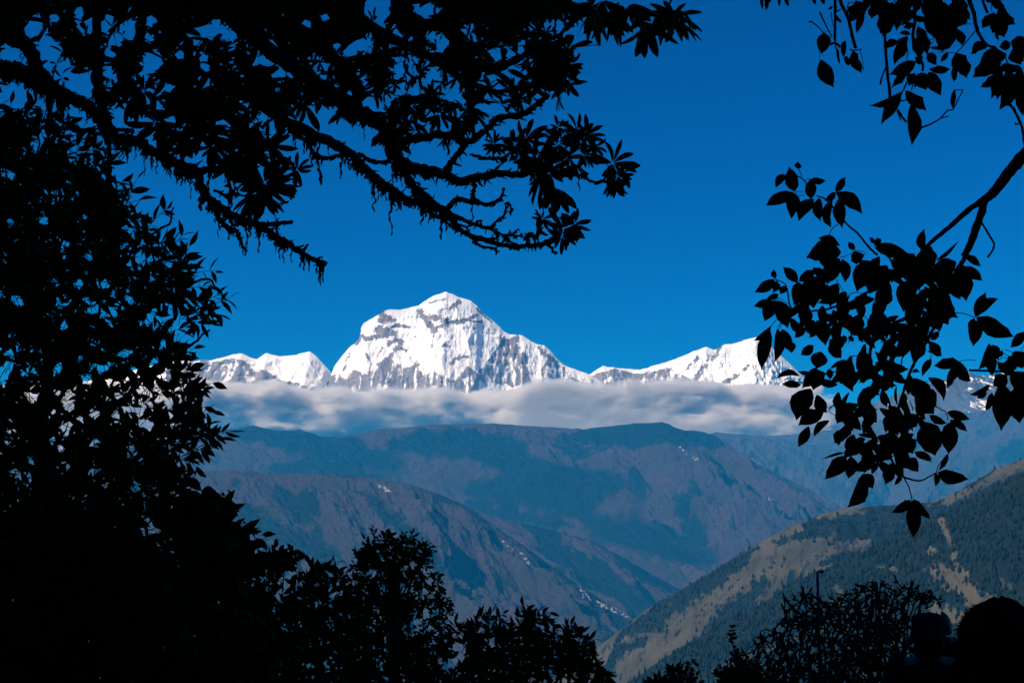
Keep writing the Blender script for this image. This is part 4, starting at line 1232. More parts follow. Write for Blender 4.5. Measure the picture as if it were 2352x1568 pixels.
bough([(T2, [(-900, -100), (-500, 250), (-200, 480), (0, 600), (130, 690), (230, 760), (320, 870), (350, 975), (450, 1030), (600, 1060), (720, 1110), (800, 1095), (860, 1082), (1000, 1065), (1090, 1072)], 100, 34, 6.5),
       (T2, [(330, 980), (430, 1120), (500, 1180), (560, 1240), (640, 1295)], 40, 34, 6.5), (T2, [(330, 880), (500, 840), (660, 830), (770, 870), (900, 780), (960, 722), (1100, 702), (1200, 640), (1270, 578)], 50, 30, 6.6),
       (T2, [(640, 1050), (690, 970), (760, 880)], 42, 34, 6.5), (T2, [(800, 950), (900, 972), (1000, 962), (1080, 900), (1130, 850)], 20, 14, 6.4), (T2, [(860, 1080), (950, 1030), (1010, 970)], 16, 12, 6.4), (T2, [(930, 960), (935, 880)], 10, 8, 6.4),
       (T2, [(1390, 1062), (1430, 1072), (1480, 1080), (1530, 1110), (1595, 1108), (1650, 1020)], 18, 14, 6.2), (T2, [(1480, 1080), (1510, 1060)], 20, 14, 6.2), (T2, [(100, 940), (200, 990), (300, 990)], 22, 26, 6.4)])
bough([(T2, [(-700, 500), (-300, 760), (0, 905), (130, 1020), (220, 1100), (300, 1150), (380, 1210), (500, 1250), (620, 1290), (750, 1350), (900, 1400), (1000, 1440), (1110, 1442)], 66, 12, 6.2),
       (T2, [(620, 1290), (690, 1370), (760, 1430), (900, 1480), (1050, 1510), (1150, 1505), (1240, 1490), (1330, 1440)], 30, 22, 6.2), (T2, [(640, 1300), (700, 1225), (800, 1240), (900, 1250), (970, 1215), (1000, 1150)], 36, 12, 6.2),
       (T2, [(800, 1240), (810, 1180), (825, 1130)], 26, 16, 6.2), (T2, [(900, 1260), (960, 1235), (990, 1190)], 16, 10, 6.2), (T2, [(900, 1400), (980, 1330), (1030, 1245), (1035, 1320)], 16, 10, 6.2), (T2, [(780, 1440), (850, 1505), (940, 1520), (945, 1550)], 18, 14, 6.2),
       (T2, [(940, 1400), (1010, 1470), (1080, 1500)], 14, 12, 6.2), (T2, [(1045, 1440), (1080, 1400)], 16, 8, 6.2), (T2, [(500, 1290), (600, 1330), (700, 1400), (850, 1450), (960, 1470)], 18, 12, 6.2), (T2, [(600, 1320), (750, 1390), (860, 1350)], 12, 14, 6.2),
       (T2, [(1240, 1490), (1290, 1520), (1310, 1560)], 18, 10, 6.2), (T2, [(1140, 1500), (1150, 1440), (1200, 1440), (1210, 1330)], 26, 30, 6.2)])
bough([(T2, [(-300, -300), (100, 100), (500, 330), (900, 420), (1230, 280), (1330, 270), (1385, 232)], 70, 22, 6.8), (T2, [(1240, 230), (1325, 222), (1400, 150), (1470, 90), (1530, 20), (1600, -80)], 24, 24, 6.4), (T2, [(1305, 90), (1310, 222)], 14, 12, 6.4),
       (T2, [(500, 330), (800, 520), (1000, 560), (1150, 500)], 40, 18, 6.7)])
bough([(T2, [(380, 400), (440, 480), (520, 450)], 14, 12, 6.6)], 'twig')
bough([(T2, [(1430, 400), (1400, 450), (1360, 500)], 12, 12, 6.4)], 'twig')
bough([(T1, [(1870, 850), (1930, 950), (2000, 968), (2092, 952)], 26, 24, 6.3),
       (T1, [(1700, 600), (1760, 750), (1830, 830), (1880, 870)], 40, 26, 6.3), (T1, [(1950, 900), (1945, 1000), (1975, 1110)], 16, 6, 6.3), (T1, [(1700, 860), (1740, 780), (1760, 740)], 22, 18, 6.3), (T1, [(1600, 780), (1650, 740)], 16, 20, 6.3)])

cr = MB()

def wl(t, rows, d, n=11, **k):
    r = np.asarray(rows, float)
    P = tp(t, r[:, :2])
    whorls(cr, P, np.full(len(r), d) + rng.normal(0, .12, len(r)), r[:, 2] * t[2], n, **k)


wl(T2, [(1130, 850, 140), (935, 882, 85), (1200, 960, 160), (1440, 800, 120), (1500, 830, 120), (1330, 880, 120), (1250, 960, 160), (1270, 1060, 150), (1180, 1050, 130), (1480, 950, 110), (1390, 960, 120), (1660, 1000, 175), (1690, 1080, 100),
        (1360, 1400, 140), (1350, 1450, 110), (1430, 1370, 110), (1230, 1340, 70), (1090, 960, 130), (1060, 880, 110), (1330, 780, 70), (1550, 900, 90), (1290, 330, 120)], 6.2, face=(.1, -1, .1))
wl(T2, [(1270, 1120, 200), (1310, 1150, 170), (1230, 1080, 180), (1430, 1000, 130), (1680, 1100, 120)], 6.2, n=8, drooping=1.1)
wl(T2, [(1560, 60, 210), (1650, 80, 200), (1880, 130, 210), (2030, 110, 220), (2080, 60, 170), (1780, 20, 190), (1500, 10, 160), (1700, 30, 230), (1950, 60, 200), (1600, 0, 220), (1250, 0, 170), (1160, 10, 170)], 6.0, n=9, drooping=.9)
wl(T2, [(2040, 100, 180), (2000, 50, 150), (1390, 520, 120), (1340, 560, 130), (1410, 390, 100), (1340, 390, 110), (1100, 600, 100), (1250, 200, 80), (1250, 450, 150), (1150, 500, 150), (1040, 560, 120), (250, 500, 110), (280, 690, 90), (330, 520, 70), (430, 650, 120),
        (600, 700, 130), (750, 660, 130), (900, 560, 120), (700, 480, 110), (860, 380, 130), (200, 130, 90), (1080, 170, 110), (1200, 340, 120), (980, 640, 100)], 6.5)
wl(T1, [(1620, 1130, 215), (1620, 1120, 170), (1820, 1040, 110), (1640, 880, 170), (950, 750, 190), (1100, 800, 210), (1240, 850, 190), (800, 600, 140), (880, 560, 120), (1450, 1000, 160), (1500, 900, 210), (1180, 600, 200), (1400, 600, 190), (1100, 900, 120),
        (1300, 900, 140), (1560, 960, 150), (720, 560, 110), (1850, 640, 120), (1700, 620, 120)], 6.3, face=(.1, -1, .15))
wl(T1, [(1600, 1150, 210), (1560, 1180, 190), (1500, 950, 160), (980, 760, 170), (860, 640, 120)], 6.2, n=7, drooping=.9)
DENSE = [(-60, -60), (1335, -60), (1330, 40), (1300, 70), (1318, 140), (1290, 180), (1285, 215), (1200, 235), (1185, 262), (1130, 262), (1060, 282), (1000, 305), (900, 315), (830, 290), (790, 250), (745, 250), (700, 262), (655, 240),
         (630, 290), (600, 350), (560, 360), (500, 320), (455, 330), (400, 325), (350, 300), (330, 255), (280, 235), (240, 250), (200, 215), (150, 205), (100, 165), (60, 160), (0, 190), (-60, 200)]
GAPS = [(617, 125, 30), (78, 65, 20), (25, 128, 18), (45, 148, 17), (108, 125, 16), (183, 185, 15), (202, 218, 14), (246, 166, 12), (86, 232, 22), (135, 272, 22), (202, 296, 30), (290, 255, 34), (330, 215, 22), (303, 290, 18), (352, 318, 16),
        (620, 278, 30), (660, 315, 45), (318, 370, 30), (460, 350, 34), (865, 22, 34), (930, 165, 24), (908, 200, 14), (1140, 222, 24), (1145, 245, 18), (1045, 190, 12), (855, 258, 14), (1010, 290, 22), (1225, 30, 16), (1275, 60, 24), (350, 145, 22), (226, 42, 8), (300, 60, 10),
        (470, 190, 10), (500, 55, 12), (530, 75, 10), (375, 285, 12), (560, 235, 12), (150, 150, 9), (960, 330, 20), (800, 320, 18)]
q_ = rand_in([(-20, 20), (1280, 5), (1290, 200), (1000, 290), (700, 250), (500, 320), (300, 230), (0, 180)], 130)
HR = [(x, y, r * .8) for x, y, r in GAPS] + [(x, y, 1.8 + 6.5 * rng.random() ** 2.2) for x, y in q_]
q_ = q_[::3]
HR += [(x + rng.normal(0, 14), y + rng.normal(0, 9), 1.8 + 4.5 * rng.random()) for x, y in np.repeat(q_, 3, 0)]
P = rand_in(DENSE, 360, [(x, y, r + 12) for x, y, r in GAPS])
whorls(cr, P, 7.0, 58, 11, dj=.9, holes=HR)
P = rand_in(DENSE, 360, [(x, y, r + 6) for x, y, r in GAPS])
whorls(cr, P, 6.9, 34, 9, dj=.9, holes=HR)
P = rand_in([(-60, -60), (1300, -60), (1290, 10), (1000, 60), (760, 110), (500, 60), (300, 110), (-60, 90)], 210, GAPS)
whorls(cr, P, 7.3, 62, 11, dj=.8, holes=HR)
rh.part(cr, 'crown', M_RHODO)

ms = MB()
for X, W in moss:
    seg = np.linalg.norm(np.diff(X, axis=0), axis=1).sum()
    n = int(seg / .012)
    for k in range(n):                                   # fuzz
        f = rng.random() * (len(X) - 1.001); i0 = int(f)
        p = X[i0] + (X[i0 + 1] - X[i0]) * (f - i0)
        r0 = W[i0]
        a = rng.random() * 6.28
        o_ = np.array([math.cos(a), .5 * math.sin(a), math.sin(a) * .9 - .25])
        tip = p + nrmz(o_) * (r0 + (.008 + .034 * rng.random() ** 2) * min(1, r0 / .02 + .3)) + rng.normal(0, .003, 3)
        tube(ms, np.array([p + nrmz(o_) * r0 * .6, (p + tip) / 2 + rng.normal(0, .004, 3), tip]), np.array([.006, .0042, .0016]) * (.6 + rng.random()), 4)
    clump = gnoise(np.arange(200) * .23, np.zeros(200) + rng.random() * 50, 8)
    for k in range(int(seg / .024)):                     # hanging strands
        f = rng.random() * (len(X) - 1.001); i0 = int(f)
        if W[i0] < .009 and rng.random() < .75: continue
        if X[i0][0] > -.28 and rng.random() < .8: continue
        c = clump[int(f * 3) % 200]
        if c < -.2: continue
        p = X[i0] + (X[i0 + 1] - X[i0]) * (f - i0) - np.array([0, 0, W[i0] * .7])
        Ls = (.012 + .10 * rng.random() ** 2.0 * (.45 + 1.6 * max(c, 0)))
        if rng.random() < .05: Ls += .06
        m_ = max(4, int(Ls / .008))
        s = np.linspace(0, 1, m_)
        wob = np.stack([fbm(s * m_ / 2.5, s * 0 + rng.random() * 99, 2, 3), fbm(s * m_ / 2.5, s * 0 + rng.random() * 99, 2, 4), s * 0], -1) * .014
        tube(ms, p + wob - np.array([0, 0, 1.0]) * (s * Ls)[:, None], (.0056 * (1 - .5 * s)) * (.6 + .7 * rng.random()) * (1 + .5 * np.sin(s * m_ * 1.7 + rng.random() * 6)), 4)
for X, W in moss:                                        # tangled beards under the old left-hand boughs
    if X[:, 0].mean() > -.3 or W.max() < .012: continue
    seg = np.linalg.norm(np.diff(X, axis=0), axis=1).sum()
    for k in range(int(seg / .035)):
        f = rng.random() * (len(X) - 1.001); i0 = int(f)
        if W[i0] < .012 or X[i0][0] > -.33: continue
        p = X[i0] + (X[i0 + 1] - X[i0]) * (f - i0)
        big_ = rng.random() ** 2
        for q in range(int(5 + 9 * big_)):
            p0 = p + np.array([rng.normal(0, .012), rng.normal(0, .015), -W[i0] * .6])
            Ls = (.015 + .06 * big_) * (.4 + .8 * rng.random()); m_ = max(4, int(Ls / .009)); s = np.linspace(0, 1, m_)
            wob = np.stack([fbm(s * m_ / 2.0, s * 0 + rng.random() * 99, 2, 3), fbm(s * m_ / 2.0, s * 0 + rng.random() * 99, 2, 4), s * 0], -1) * .02
            tube(ms, p0 + wob - np.array([0, 0, 1.0]) * (s * Ls)[:, None], (.0075 * (1 - .6 * s)) * (.5 + .8 * rng.random()), 4)
rh.part(ms, 'hanging_moss', M_MOSS)

# ================= leafy tree filling the left side
DL = 5.2
lt = Thing('leafy_tree', 'tall dense small-leaved tree filling the left side', 'tree', base_at(110, 1500, 5.6))
mbt = MB()
to_ground(mbt, 120, 1300, 5.6, .16)
limb(mbt, (0, 0, 1), [(120, 1310), (130, 1180), (95, 1000), (110, 830), (60, 650), (70, 480)], 5.6, 48, 8)
lt.part(mbt, 'trunk', M_BARK)
lm = MB()
for pts, w0, w1 in (([(125, 1150), (200, 1020), (300, 900), (380, 830), (440, 790), (480, 757)], 34, 7), ([(110, 950), (200, 820), (310, 730), (400, 680), (470, 640), (520, 690)], 32, 6), ([(105, 800), (190, 660), (290, 570), (380, 520), (400, 480)], 28, 6),
                    ([(90, 680), (160, 520), (220, 430), (290, 420)], 24, 6), ([(75, 520), (110, 400), (160, 330), (200, 320)], 20, 5), ([(120, 1200), (220, 1140), (330, 1060), (430, 1020), (500, 985)], 34, 7), ([(120, 1250), (250, 1200), (350, 1130), (430, 1080)], 30, 7),
                    ([(100, 850), (40, 720), (-20, 640)], 26, 8), ([(115, 1050), (40, 960), (-40, 900)], 28, 8), ([(70, 420), (90, 320), (70, 262)], 16, 5), ([(80, 600), (30, 480), (10, 380)], 20, 6)):
    limb(lm, (0, 0, 1), pts, DL + .2, w0 * .34, w1 * .7, dj=.25)
lt.part(lm, 'limb', M_BARK)
LEFT = [(-60, 200), (40, 225), (62, 250), (105, 262), (130, 290), (170, 312), (200, 325), (225, 345), (240, 380), (258, 398), (285, 415), (300, 450), (318, 500), (345, 520), (370, 550), (400, 575), (430, 620), (455, 665), (440, 705), (420, 740), (400, 770),
        (400, 800), (425, 840), (430, 880), (440, 910), (450, 960), (455, 1000), (440, 1045), (410, 1085), (395, 1130), (380, 1210), (300, 1230), (-60, 1230)]
LG = [(20, 835, 12), (135, 845, 14), (205, 590, 12), (300, 690, 12), (200, 870, 16), (160, 905, 14), (330, 900, 12), (265, 950, 16), (160, 930, 18), (375, 790, 10), (390, 930, 12), (60, 905, 10), (120, 1010, 10), (140, 1030, 8), (55, 860, 10), (250, 880, 10),
      (60, 1010, 8), (300, 940, 10), (210, 1015, 12), (100, 505, 10), (40, 520, 8), (150, 560, 8), (310, 850, 10), (180, 960, 10), (30, 690, 9), (70, 1060, 9)]
lf = MB(); ltw = MB()
q_ = rand_in(LEFT, 270, ())
q_ = q_[rng.random(len(q_)) < np.where((q_[:, 1] > 640) & (q_[:, 1] < 1150), 1.0, .38)]
HL = [(x, y, r * .5) for x, y, r in LG] + [(x, y, 1.2 + 4.6 * rng.random() ** 2) for x, y in q_]
HL += [(x + rng.normal(0, 11), y + rng.normal(0, 11), 1.0 + 2.4 * rng.random()) for x, y in np.repeat(q_[::2], 2, 0)]
P = rand_in(LEFT, 760, [(x, y, r * .5) for x, y, r in LG])
an = rng.normal(42, 45, len(P))
tip = P + 52 * np.stack([np.cos(np.radians(an)), -np.sin(np.radians(an))], -1)
ok = in_poly(LEFT, tip[:, 0], tip[:, 1])
sprigs(lf, ltw, P[ok], an[ok], DL, 58, 10, 36, .37, dj=.6, holes=HL)
P = rand_in([(-60, 300), (60, 300), (180, 400), (270, 560), (290, 700), (260, 800), (260, 1000), (300, 1100), (300, 1230), (-60, 1230)], 330, ())
sprigs(lf, ltw, P, rng.normal(30, 60, len(P)), DL + .7, 56, 10, 35, .38, dj=.5, holes=HL)
P = rand_in([(70, 790), (430, 780), (440, 960), (70, 980)], 60, [(x, y, r) for x, y, r in LG])
sprigs(lf, ltw, P, rng.normal(35, 50, len(P)), DL + .4, 50, 9, 34, .38, dj=.4, holes=HL)
edge = [(62, 262, 60), (95, 275, 40), (120, 305, 50), (165, 325, 45), (205, 345, 30), (225, 380, 20), (270, 430, 55), (285, 470, 30), (320, 520, 40), (345, 515, 60), (355, 560, 20), (385, 585, 75), (420, 600, 60), (450, 625, 30), (440, 660, 10), (470, 690, 20),
        (475, 715, 5), (450, 740, -15), (440, 720, 30), (395, 800, 65), (420, 815, 45), (410, 850, 20), (425, 885, 5), (440, 900, 30), (445, 930, 25), (440, 960, 15), (455, 985, 30), (470, 1010, 10), (440, 1030, -5), (430, 1060, -20), (400, 1085, -30), (380, 1100, -10),
        (300, 440, 70), (240, 360, 65), (150, 300, 70), (400, 560, 60), (490, 700, 20), (480, 1000, 12)]
E = np.array(edge, float)
sprigs(lf, ltw, E[:, :2] - 26 * np.stack([np.cos(np.radians(E[:, 2])), -np.sin(np.radians(E[:, 2]))], -1), E[:, 2], DL, 60, 9, 38, .36, dj=.3)
lf.add(np.concatenate(ltw.v), np.concatenate(ltw.q), np.concatenate(ltw.t))
lt.part(lf, 'crown', M_LEAF)

# ------------------------------------------------------------------ shrubs along the bottom
def shrub(name, label, cat, base_uv, d, poly, n, lenpx, nleaf, leafpx, wr, fill=0, prof='small', edges=None, ang=(80, 45), gaps=(), stems=5, dj=.4, group=None, nfill_px=None, sw=3.0):
    b = base_at(base_uv[0], base_uv[1], d)
    th = Thing(name, label, cat, b, group)
    tw = MB(); lf = MB(); tg = MB()
    poly = np.asarray(poly, float)
    top = poly[np.argsort(poly[:, 1])[:max(3, len(poly) // 2)]]
    for k in range(stems):                                   # stems from the ground up into the crown
        e = top[rng.integers(len(top))] * .8 + poly.mean(0) * .2
        E = at(e[0], e[1], d + rng.normal(0, .2))
        s = np.linspace(0, 1, 12)
        Pp = b + (E - b) * s[:, None]
        Pp[:, 0] += (.12 * np.sin(s * 3.1) * rng.normal()) ; Pp[:, 1] += .1 * np.sin(s * 3.1) * rng.normal()
        tube(tw, Pp, (sw * 2.2 * (1 - .8 * s)) * d / F_PX, 6, .1)
    P = rand_in(poly, n, gaps)
    hs_ = [(x, y, r * .9) for x, y, r in gaps] + [(x + rng.normal(0, 9), y + rng.normal(0, 7), 1.2 + .13 * leafpx * rng.random()) for x, y, r in list(gaps) * 3]
    sprigs(lf, tg, P, rng.normal(ang[0], ang[1], n), d, lenpx, nleaf, leafpx, wr, prof, dj=dj, holes=hs_)
    if edges is not None and len(edges):
        E = np.asarray(edges, float)
        sprigs(lf, tg, E[:, :2] - (lenpx * .7) * np.stack([np.cos(np.radians(E[:, 2])), -np.sin(np.radians(E[:, 2]))], -1), E[:, 2], d, lenpx, nleaf, leafpx, wr, prof, dj=.2)
    if fill:
        fill_leaves(lf, poly, fill, d + .15, nfill_px or leafpx, wr * 1.2, prof, ang=(-60, 80), dj=dj, gaps=[(x, y, r + 4) for x, y, r in gaps], rag=0)
    th.part(tw, 'stems', M_TWIG)
    lf.add(np.concatenate(tg.v), np.concatenate(tg.q), np.concatenate(tg.t))
    return th, lf


# big dark thicket in the lower left corner
th, lf = shrub('evergreen_bush', 'dense dark bush filling the lower left corner below the leafy tree', 'bush', (230, 1700), 4.7,
               [(-60, 1195), (90, 1205), (190, 1195), (260, 1215), (330, 1235), (400, 1255), (470, 1262), (520, 1290), (545, 1340), (590, 1400), (600, 1600), (-60, 1600)], 420, 60, 9, 40, .42, fill=2600,
               gaps=[(385, 1255, 10), (405, 1272, 9), (225, 1255, 10), (365, 1242, 10), (345, 1215, 14)], stems=9, dj=.6)
th.part(lf, 'foliage', M_LEAF)

# shrub with large drooping leaves beside it
U = (344.5, 1062.3, .1953)
th, lf = shrub('large_leaved_shrub', 'shrub with large drooping round-tipped leaves over the lower left bushes', 'shrub', (470, 1700), 4.4,
               [(400, 1195), (440, 1185), (500, 1190), (540, 1230), (560, 1262), (540, 1300), (430, 1290), (390, 1240)], 40, 50, 7, 40, .45, fill=170, stems=4, dj=.25)
traced_leaves(lf, U, [(590, 365, 310, 720, 330), (560, 380, 420, 700, 330), (695, 475, 555, 760, 130), (800, 395, 850, 720, 330), (760, 400, 940, 640, 240), (600, 325, 352, 182, 120), (620, 330, 830, 410, 160), (520, 345, 335, 388, 55), (490, 300, 380, 410, 45),
                      (180, 530, 335, 610, 75), (120, 385, 272, 475, 75), (60, 400, 180, 540, 190), (200, 600, 310, 720, 170), (900, 690, 1095, 985, 200), (880, 740, 990, 840, 150), (860, 690, 650, 840, 160), (1100, 900, 1232, 1075, 180),
                      (1290, 1180, 1290, 1030, 130), (1430, 1180, 1430, 1050, 150), (1580, 1180, 1610, 1025, 200), (1540, 1150, 1700, 1060, 130), (1350, 1100, 1350, 1040, 40), (200, 90, 270, 240, 170), (350, 40, 400, 125, 110), (430, 0, 548, 125, 70), (270, 230, 350, 340, 45), (190, 240, 230, 400, 90),
                      (240, 230, 280, 335, 70), (840, 350, 880, 400, 40), (910, 320, 955, 370, 25), (900, 370, 945, 410, 45), (1110, 680, 1115, 720, 30), (830, 860, 930, 960, 150), (960, 940, 1020, 900, 150), (700, 640, 480, 900, 330), (300, 620, 200, 820, 260), (100, 560, 300, 760, 260)], 4.4, rag=.15, tilt=.3, dj=.12)
tw = MB()
for pts, w_ in (([(620, 330), (700, 300), (760, 350), (850, 420), (940, 480)], 55), ([(1100, 890), (1090, 1000), (1095, 1100), (1120, 1250)], 20), ([(850, 720), (830, 820), (790, 900), (770, 1000)], 26), ([(720, 790), (800, 830)], 10), ([(1225, 1070), (1180, 1120), (1130, 1200)], 18),
                ([(180, 50), (340, 55)], 12), ([(1680, 1060), (1740, 1050), (1820, 1100), (1880, 1170), (1920, 1250), (1930, 1330)], 60), ([(590, 370), (600, 500), (570, 720)], 20), ([(620, 330), (560, 600), (520, 900), (500, 1400)], 26)):
    tw = MB(); limb(tw, U, pts, 4.4, w_, w_ * .8, n=6, sides=6, lump=.35 if w_ > 50 else .1)
    th.part(tw, 'stem', M_TWIG)
fill_leaves(lf, tp(U, [(900, 470), (980, 480), (1030, 540), (1020, 620), (960, 670), (930, 600)]), 40, 4.4, 8, .6, 'small', ang=(-20, 90), dj=.1)
th.part(lf, 'foliage', M_LEAF)

# loose bush between it and the column-shaped tree
th, lf = shrub('loose_bush', 'loose twiggy bush left of the column-shaped tree', 'bush', (680, 1700), 6.0,
               [(560, 1290), (600, 1272), (650, 1275), (690, 1290), (715, 1312), (740, 1318), (765, 1330), (790, 1360), (830, 1400), (840, 1600), (540, 1600), (540, 1340)], 200, 40, 8, 24, .45, fill=900,
               gaps=[(520, 1335, 10), (535, 1350, 8), (600, 1345, 8), (660, 1330, 10), (690, 1300, 12), (515, 1355, 10), (570, 1365, 9), (655, 1350, 12), (770, 1365, 9), (730, 1330, 8), (635, 1380, 7)],
               edges=[(640, 1278, 60), (735, 1312, 70), (760, 1322, 40), (790, 1325, 30), (715, 1318, 60)], stems=9, dj=.4)
tw = MB()
limb(tw, (746.5, 1177.1, .171), [(-120, 870), (0, 885), (60, 900), (130, 950), (200, 1060)], 6.0, 14, 20)
limb(tw, (746.5, 1177.1, .171), [(110, 940), (160, 860), (250, 810), (330, 775), (430, 760)], 6.0, 16, 8)
th.part(tw, 'branch', M_TWIG)
traced_leaves(lf, (746.5, 1177.1, .171), [(60, 860, 20, 860, 40), (100, 870, 70, 900, 45), (150, 850, 130, 900, 55), (190, 860, 185, 900, 40), (220, 820, 160, 825, 30), (240, 830, 240, 785, 25), (250, 830, 255, 890, 45), (280, 820, 315, 865, 45), (300, 800, 270, 795, 20)], 6.0, rag=0, tilt=.3, dj=.05)
th.part(lf, 'foliage', M_LEAF)

# column-shaped tree
K = (746.5, 1177.1, .171)
colp = tp(K, [(440, 590), (470, 520), (560, 540), (600, 480), (640, 450), (740, 420), (800, 370), (880, 365), (980, 345), (1060, 345), (1150, 410), (1260, 430), (1330, 510), (1370, 560), (1350, 640), (1330, 740), (1360, 820), (1400, 860), (1390, 960), (1480, 980), (1530, 1060),
             (1540, 1200), (1520, 1330), (1490, 1480), (1420, 1600), (1420, 2500), (250, 2500), (250, 1100), (370, 980), (430, 880), (450, 740)])
th, lf = shrub('columnar_tree', 'narrow column-shaped tree standing above the bushes left of centre', 'tree', (905, 1800), 9.0, colp, 380, 26, 9, 15, .45, fill=1500, ang=(60, 60),
               gaps=[(890, 1345, 6), (884, 1352, 5), (918, 1345, 8), (928, 1352, 7), (905, 1338, 5), (888, 1322, 4), (945, 1292, 4), (975, 1305, 5), (985, 1333, 7), (978, 1362, 5), (955, 1425, 10), (950, 1432, 9), (975, 1412, 6), (1000, 1405, 6), (866, 1400, 4), (835, 1410, 4), (820, 1420, 4), (850, 1320, 4), (968, 1370, 4)],
               edges=[(p[0], p[1], p[2]) for p in [(862, 1225, 90), (876, 1232, 75), (886, 1222, 95), (824, 1268, 95), (830, 1272, 60), (848, 1262, 120), (920, 1232, 80), (935, 1236, 40), (960, 1248, 50), (972, 1250, 30), (988, 1268, 0), (990, 1275, -40), (982, 1300, -30),
                                                   (1000, 1320, 10), (1005, 1335, 45), (1018, 1352, -20), (1022, 1365, -40), (1035, 1385, -50), (1022, 1392, -30), (1036, 1402, -45), (1018, 1422, -40), (1010, 1440, -60), (800, 1335, 170), (812, 1320, 150), (820, 1295, 120)]], stems=7, dj=.35, sw=2.4)
tw = MB()
to_ground(tw, 905, 1330, 9.0, .09)
for k in range(16):
    a = rng.normal(90, 28); r_ = 60 + 60 * rng.random()
    limb(tw, (0, 0, 1), [(905 + rng.normal(0, 10), 1400), (905 + .45 * r_ * math.cos(R(a)), 1390 - .5 * r_), (905 + r_ * math.cos(R(a)), 1370 - r_ * math.sin(R(a)))], 9.0, 4, 1.5, sides=5)
th.part(tw, 'trunk', M_BARK)
th.part(lf, 'crown', M_LEAF)

# rounded bush in the middle
Q = (976.2, 1338.5, .1953)
midp = tp(Q, [(150, 800), (230, 720), (270, 640), (340, 580), (440, 590), (520, 520), (620, 510), (720, 560), (770, 600), (860, 530), (960, 580), (1040, 600), (1130, 580), (1220, 560), (1260, 480), (1340, 420), (1390, 520), (1480, 630), (1600, 640), (1720, 650), (1790, 720), (1850, 800),
             (1900, 900), (1960, 960), (2030, 1060), (2080, 1200), (2080, 2000), (100, 2000), (60, 900)])
th, lf = shrub('rounded_bush', 'rounded leafy bush at the bottom centre right of the column-shaped tree', 'bush', (1190, 1800), 6.5, midp, 260, 34, 8, 24, .36, fill=1500, ang=(75, 45),
               gaps=[(1130, 1468, 6), (1055, 1465, 6), (1050, 1490, 7), (1045, 1520, 8), (1020, 1520, 10), (1215, 1558, 4), (1252, 1562, 4)],
               edges=[(p[0], p[1], p[2]) for p in [tuple(tp(Q, (a, b))) + (c,) for a, b, c in [(245, 620, 200), (330, 540, 80), (450, 555, 40), (530, 465, 70), (600, 490, 40), (760, 520, 110), (850, 435, 55), (900, 500, 40), (1010, 580, 100), (1110, 470, 95), (1180, 480, 30), (1195, 340, 130),
                                                                                           (1240, 400, 100), (1290, 350, 80), (1380, 360, 45), (1470, 480, -30), (1440, 420, 10), (1540, 640, 10), (1640, 590, 60), (1740, 570, 40), (1810, 555, 20), (1900, 670, 20), (1880, 740, -10), (1960, 810, -40), (1900, 850, -10),
                                                                                           (2045, 920, -20), (2030, 990, -40), (2130, 1050, -30), (2120, 1100, -40), (2110, 1160, -20), (210, 830, 180), (180, 760, 150)]]], stems=7, dj=.35)
th.part(lf, 'foliage', M_LEAF)

# rosette plant with strap leaves, leafy shoot beside it
Y = (1435.5, 1338.5, .1465)
b = base_at(1540, 1800, 6.0)
th = Thing('rosette_plant', 'low plant with stiff pointed leaves in rosettes at the bottom edge', 'plant', b)
tw = MB(); lf = MB()
for e in ((790, 1420), (500, 1530), (330, 1600), (1000, 1500)):
    E = at(*tp(Y, e), 6.0); s = np.linspace(0, 1, 8)[:, None]
    tube(tw, b + (E - b) * s + np.sin(s * 3.1) * rng.normal(0, .06, 3), .012, 6)
limb(tw, Y, [(960, 1520), (1000, 1390), (1040, 1280), (1060, 1190)], 6.0, 16, 9)
for pts_, w_ in (([(1100, 1220), (1150, 1300), (1180, 1420), (1200, 1600), (1200, 1900)], 11), ([(1310, 1470), (1310, 1540), (1300, 1900)], 14), ([(1380, 1500), (1385, 1560), (1380, 1900)], 13)):
    sh_ = MB(); limb(sh_, Y, pts_, 6.0, w_, w_); th.part(sh_, 'shoot', M_TWIG)
traced_leaves(lf, Y, [(790, 1420, 608, 1288, 60), (780, 1400, 622, 1245, 70), (780, 1390, 715, 1215, 65), (800, 1390, 862, 1205, 70), (810, 1400, 925, 1235, 60), (780, 1430, 608, 1375, 55), (760, 1480, 640, 1430, 60), (820, 1430, 960, 1340, 60),
                      (500, 1560, 455, 1385, 80), (560, 1560, 515, 1338, 55), (470, 1580, 328, 1458, 70), (440, 1590, 262, 1498, 60), (400, 1600, 240, 1565, 60), (560, 1580, 640, 1420, 70), (600, 1600, 580, 1440, 60), (760, 1560, 700, 1400, 90), (860, 1560, 880, 1400, 90),
                      (800, 1560, 790, 1380, 110), (650, 1600, 620, 1450, 110), (700, 1600, 760, 1450, 110), (900, 1600, 820, 1450, 110), (480, 1650, 400, 1500, 110), (540, 1650, 600, 1500, 110)], 6.0, prof='strap', rag=0, tilt=.4, dj=.06)
traced_leaves(lf, Y, [(1055, 1240, 1065, 1180, 45), (1060, 1230, 1120, 1190, 45), (1060, 1240, 1140, 1270, 60), (1085, 1270, 1165, 1295, 50), (1030, 1270, 930, 1240, 65), (1020, 1310, 930, 1300, 60), (1010, 1340, 1100, 1370, 70), (1000, 1360, 920, 1360, 60), (1100, 1420, 1180, 1380, 70),
                      (1000, 1420, 1100, 1440, 90), (980, 1430, 900, 1420, 80), (1050, 1500, 1160, 1480, 90), (960, 1500, 880, 1480, 100), (1150, 1540, 1260, 1560, 80), (1000, 1560, 1060, 1450, 120), (1180, 1580, 1240, 1520, 70)], 6.0, rag=.1, tilt=.4, dj=.06)
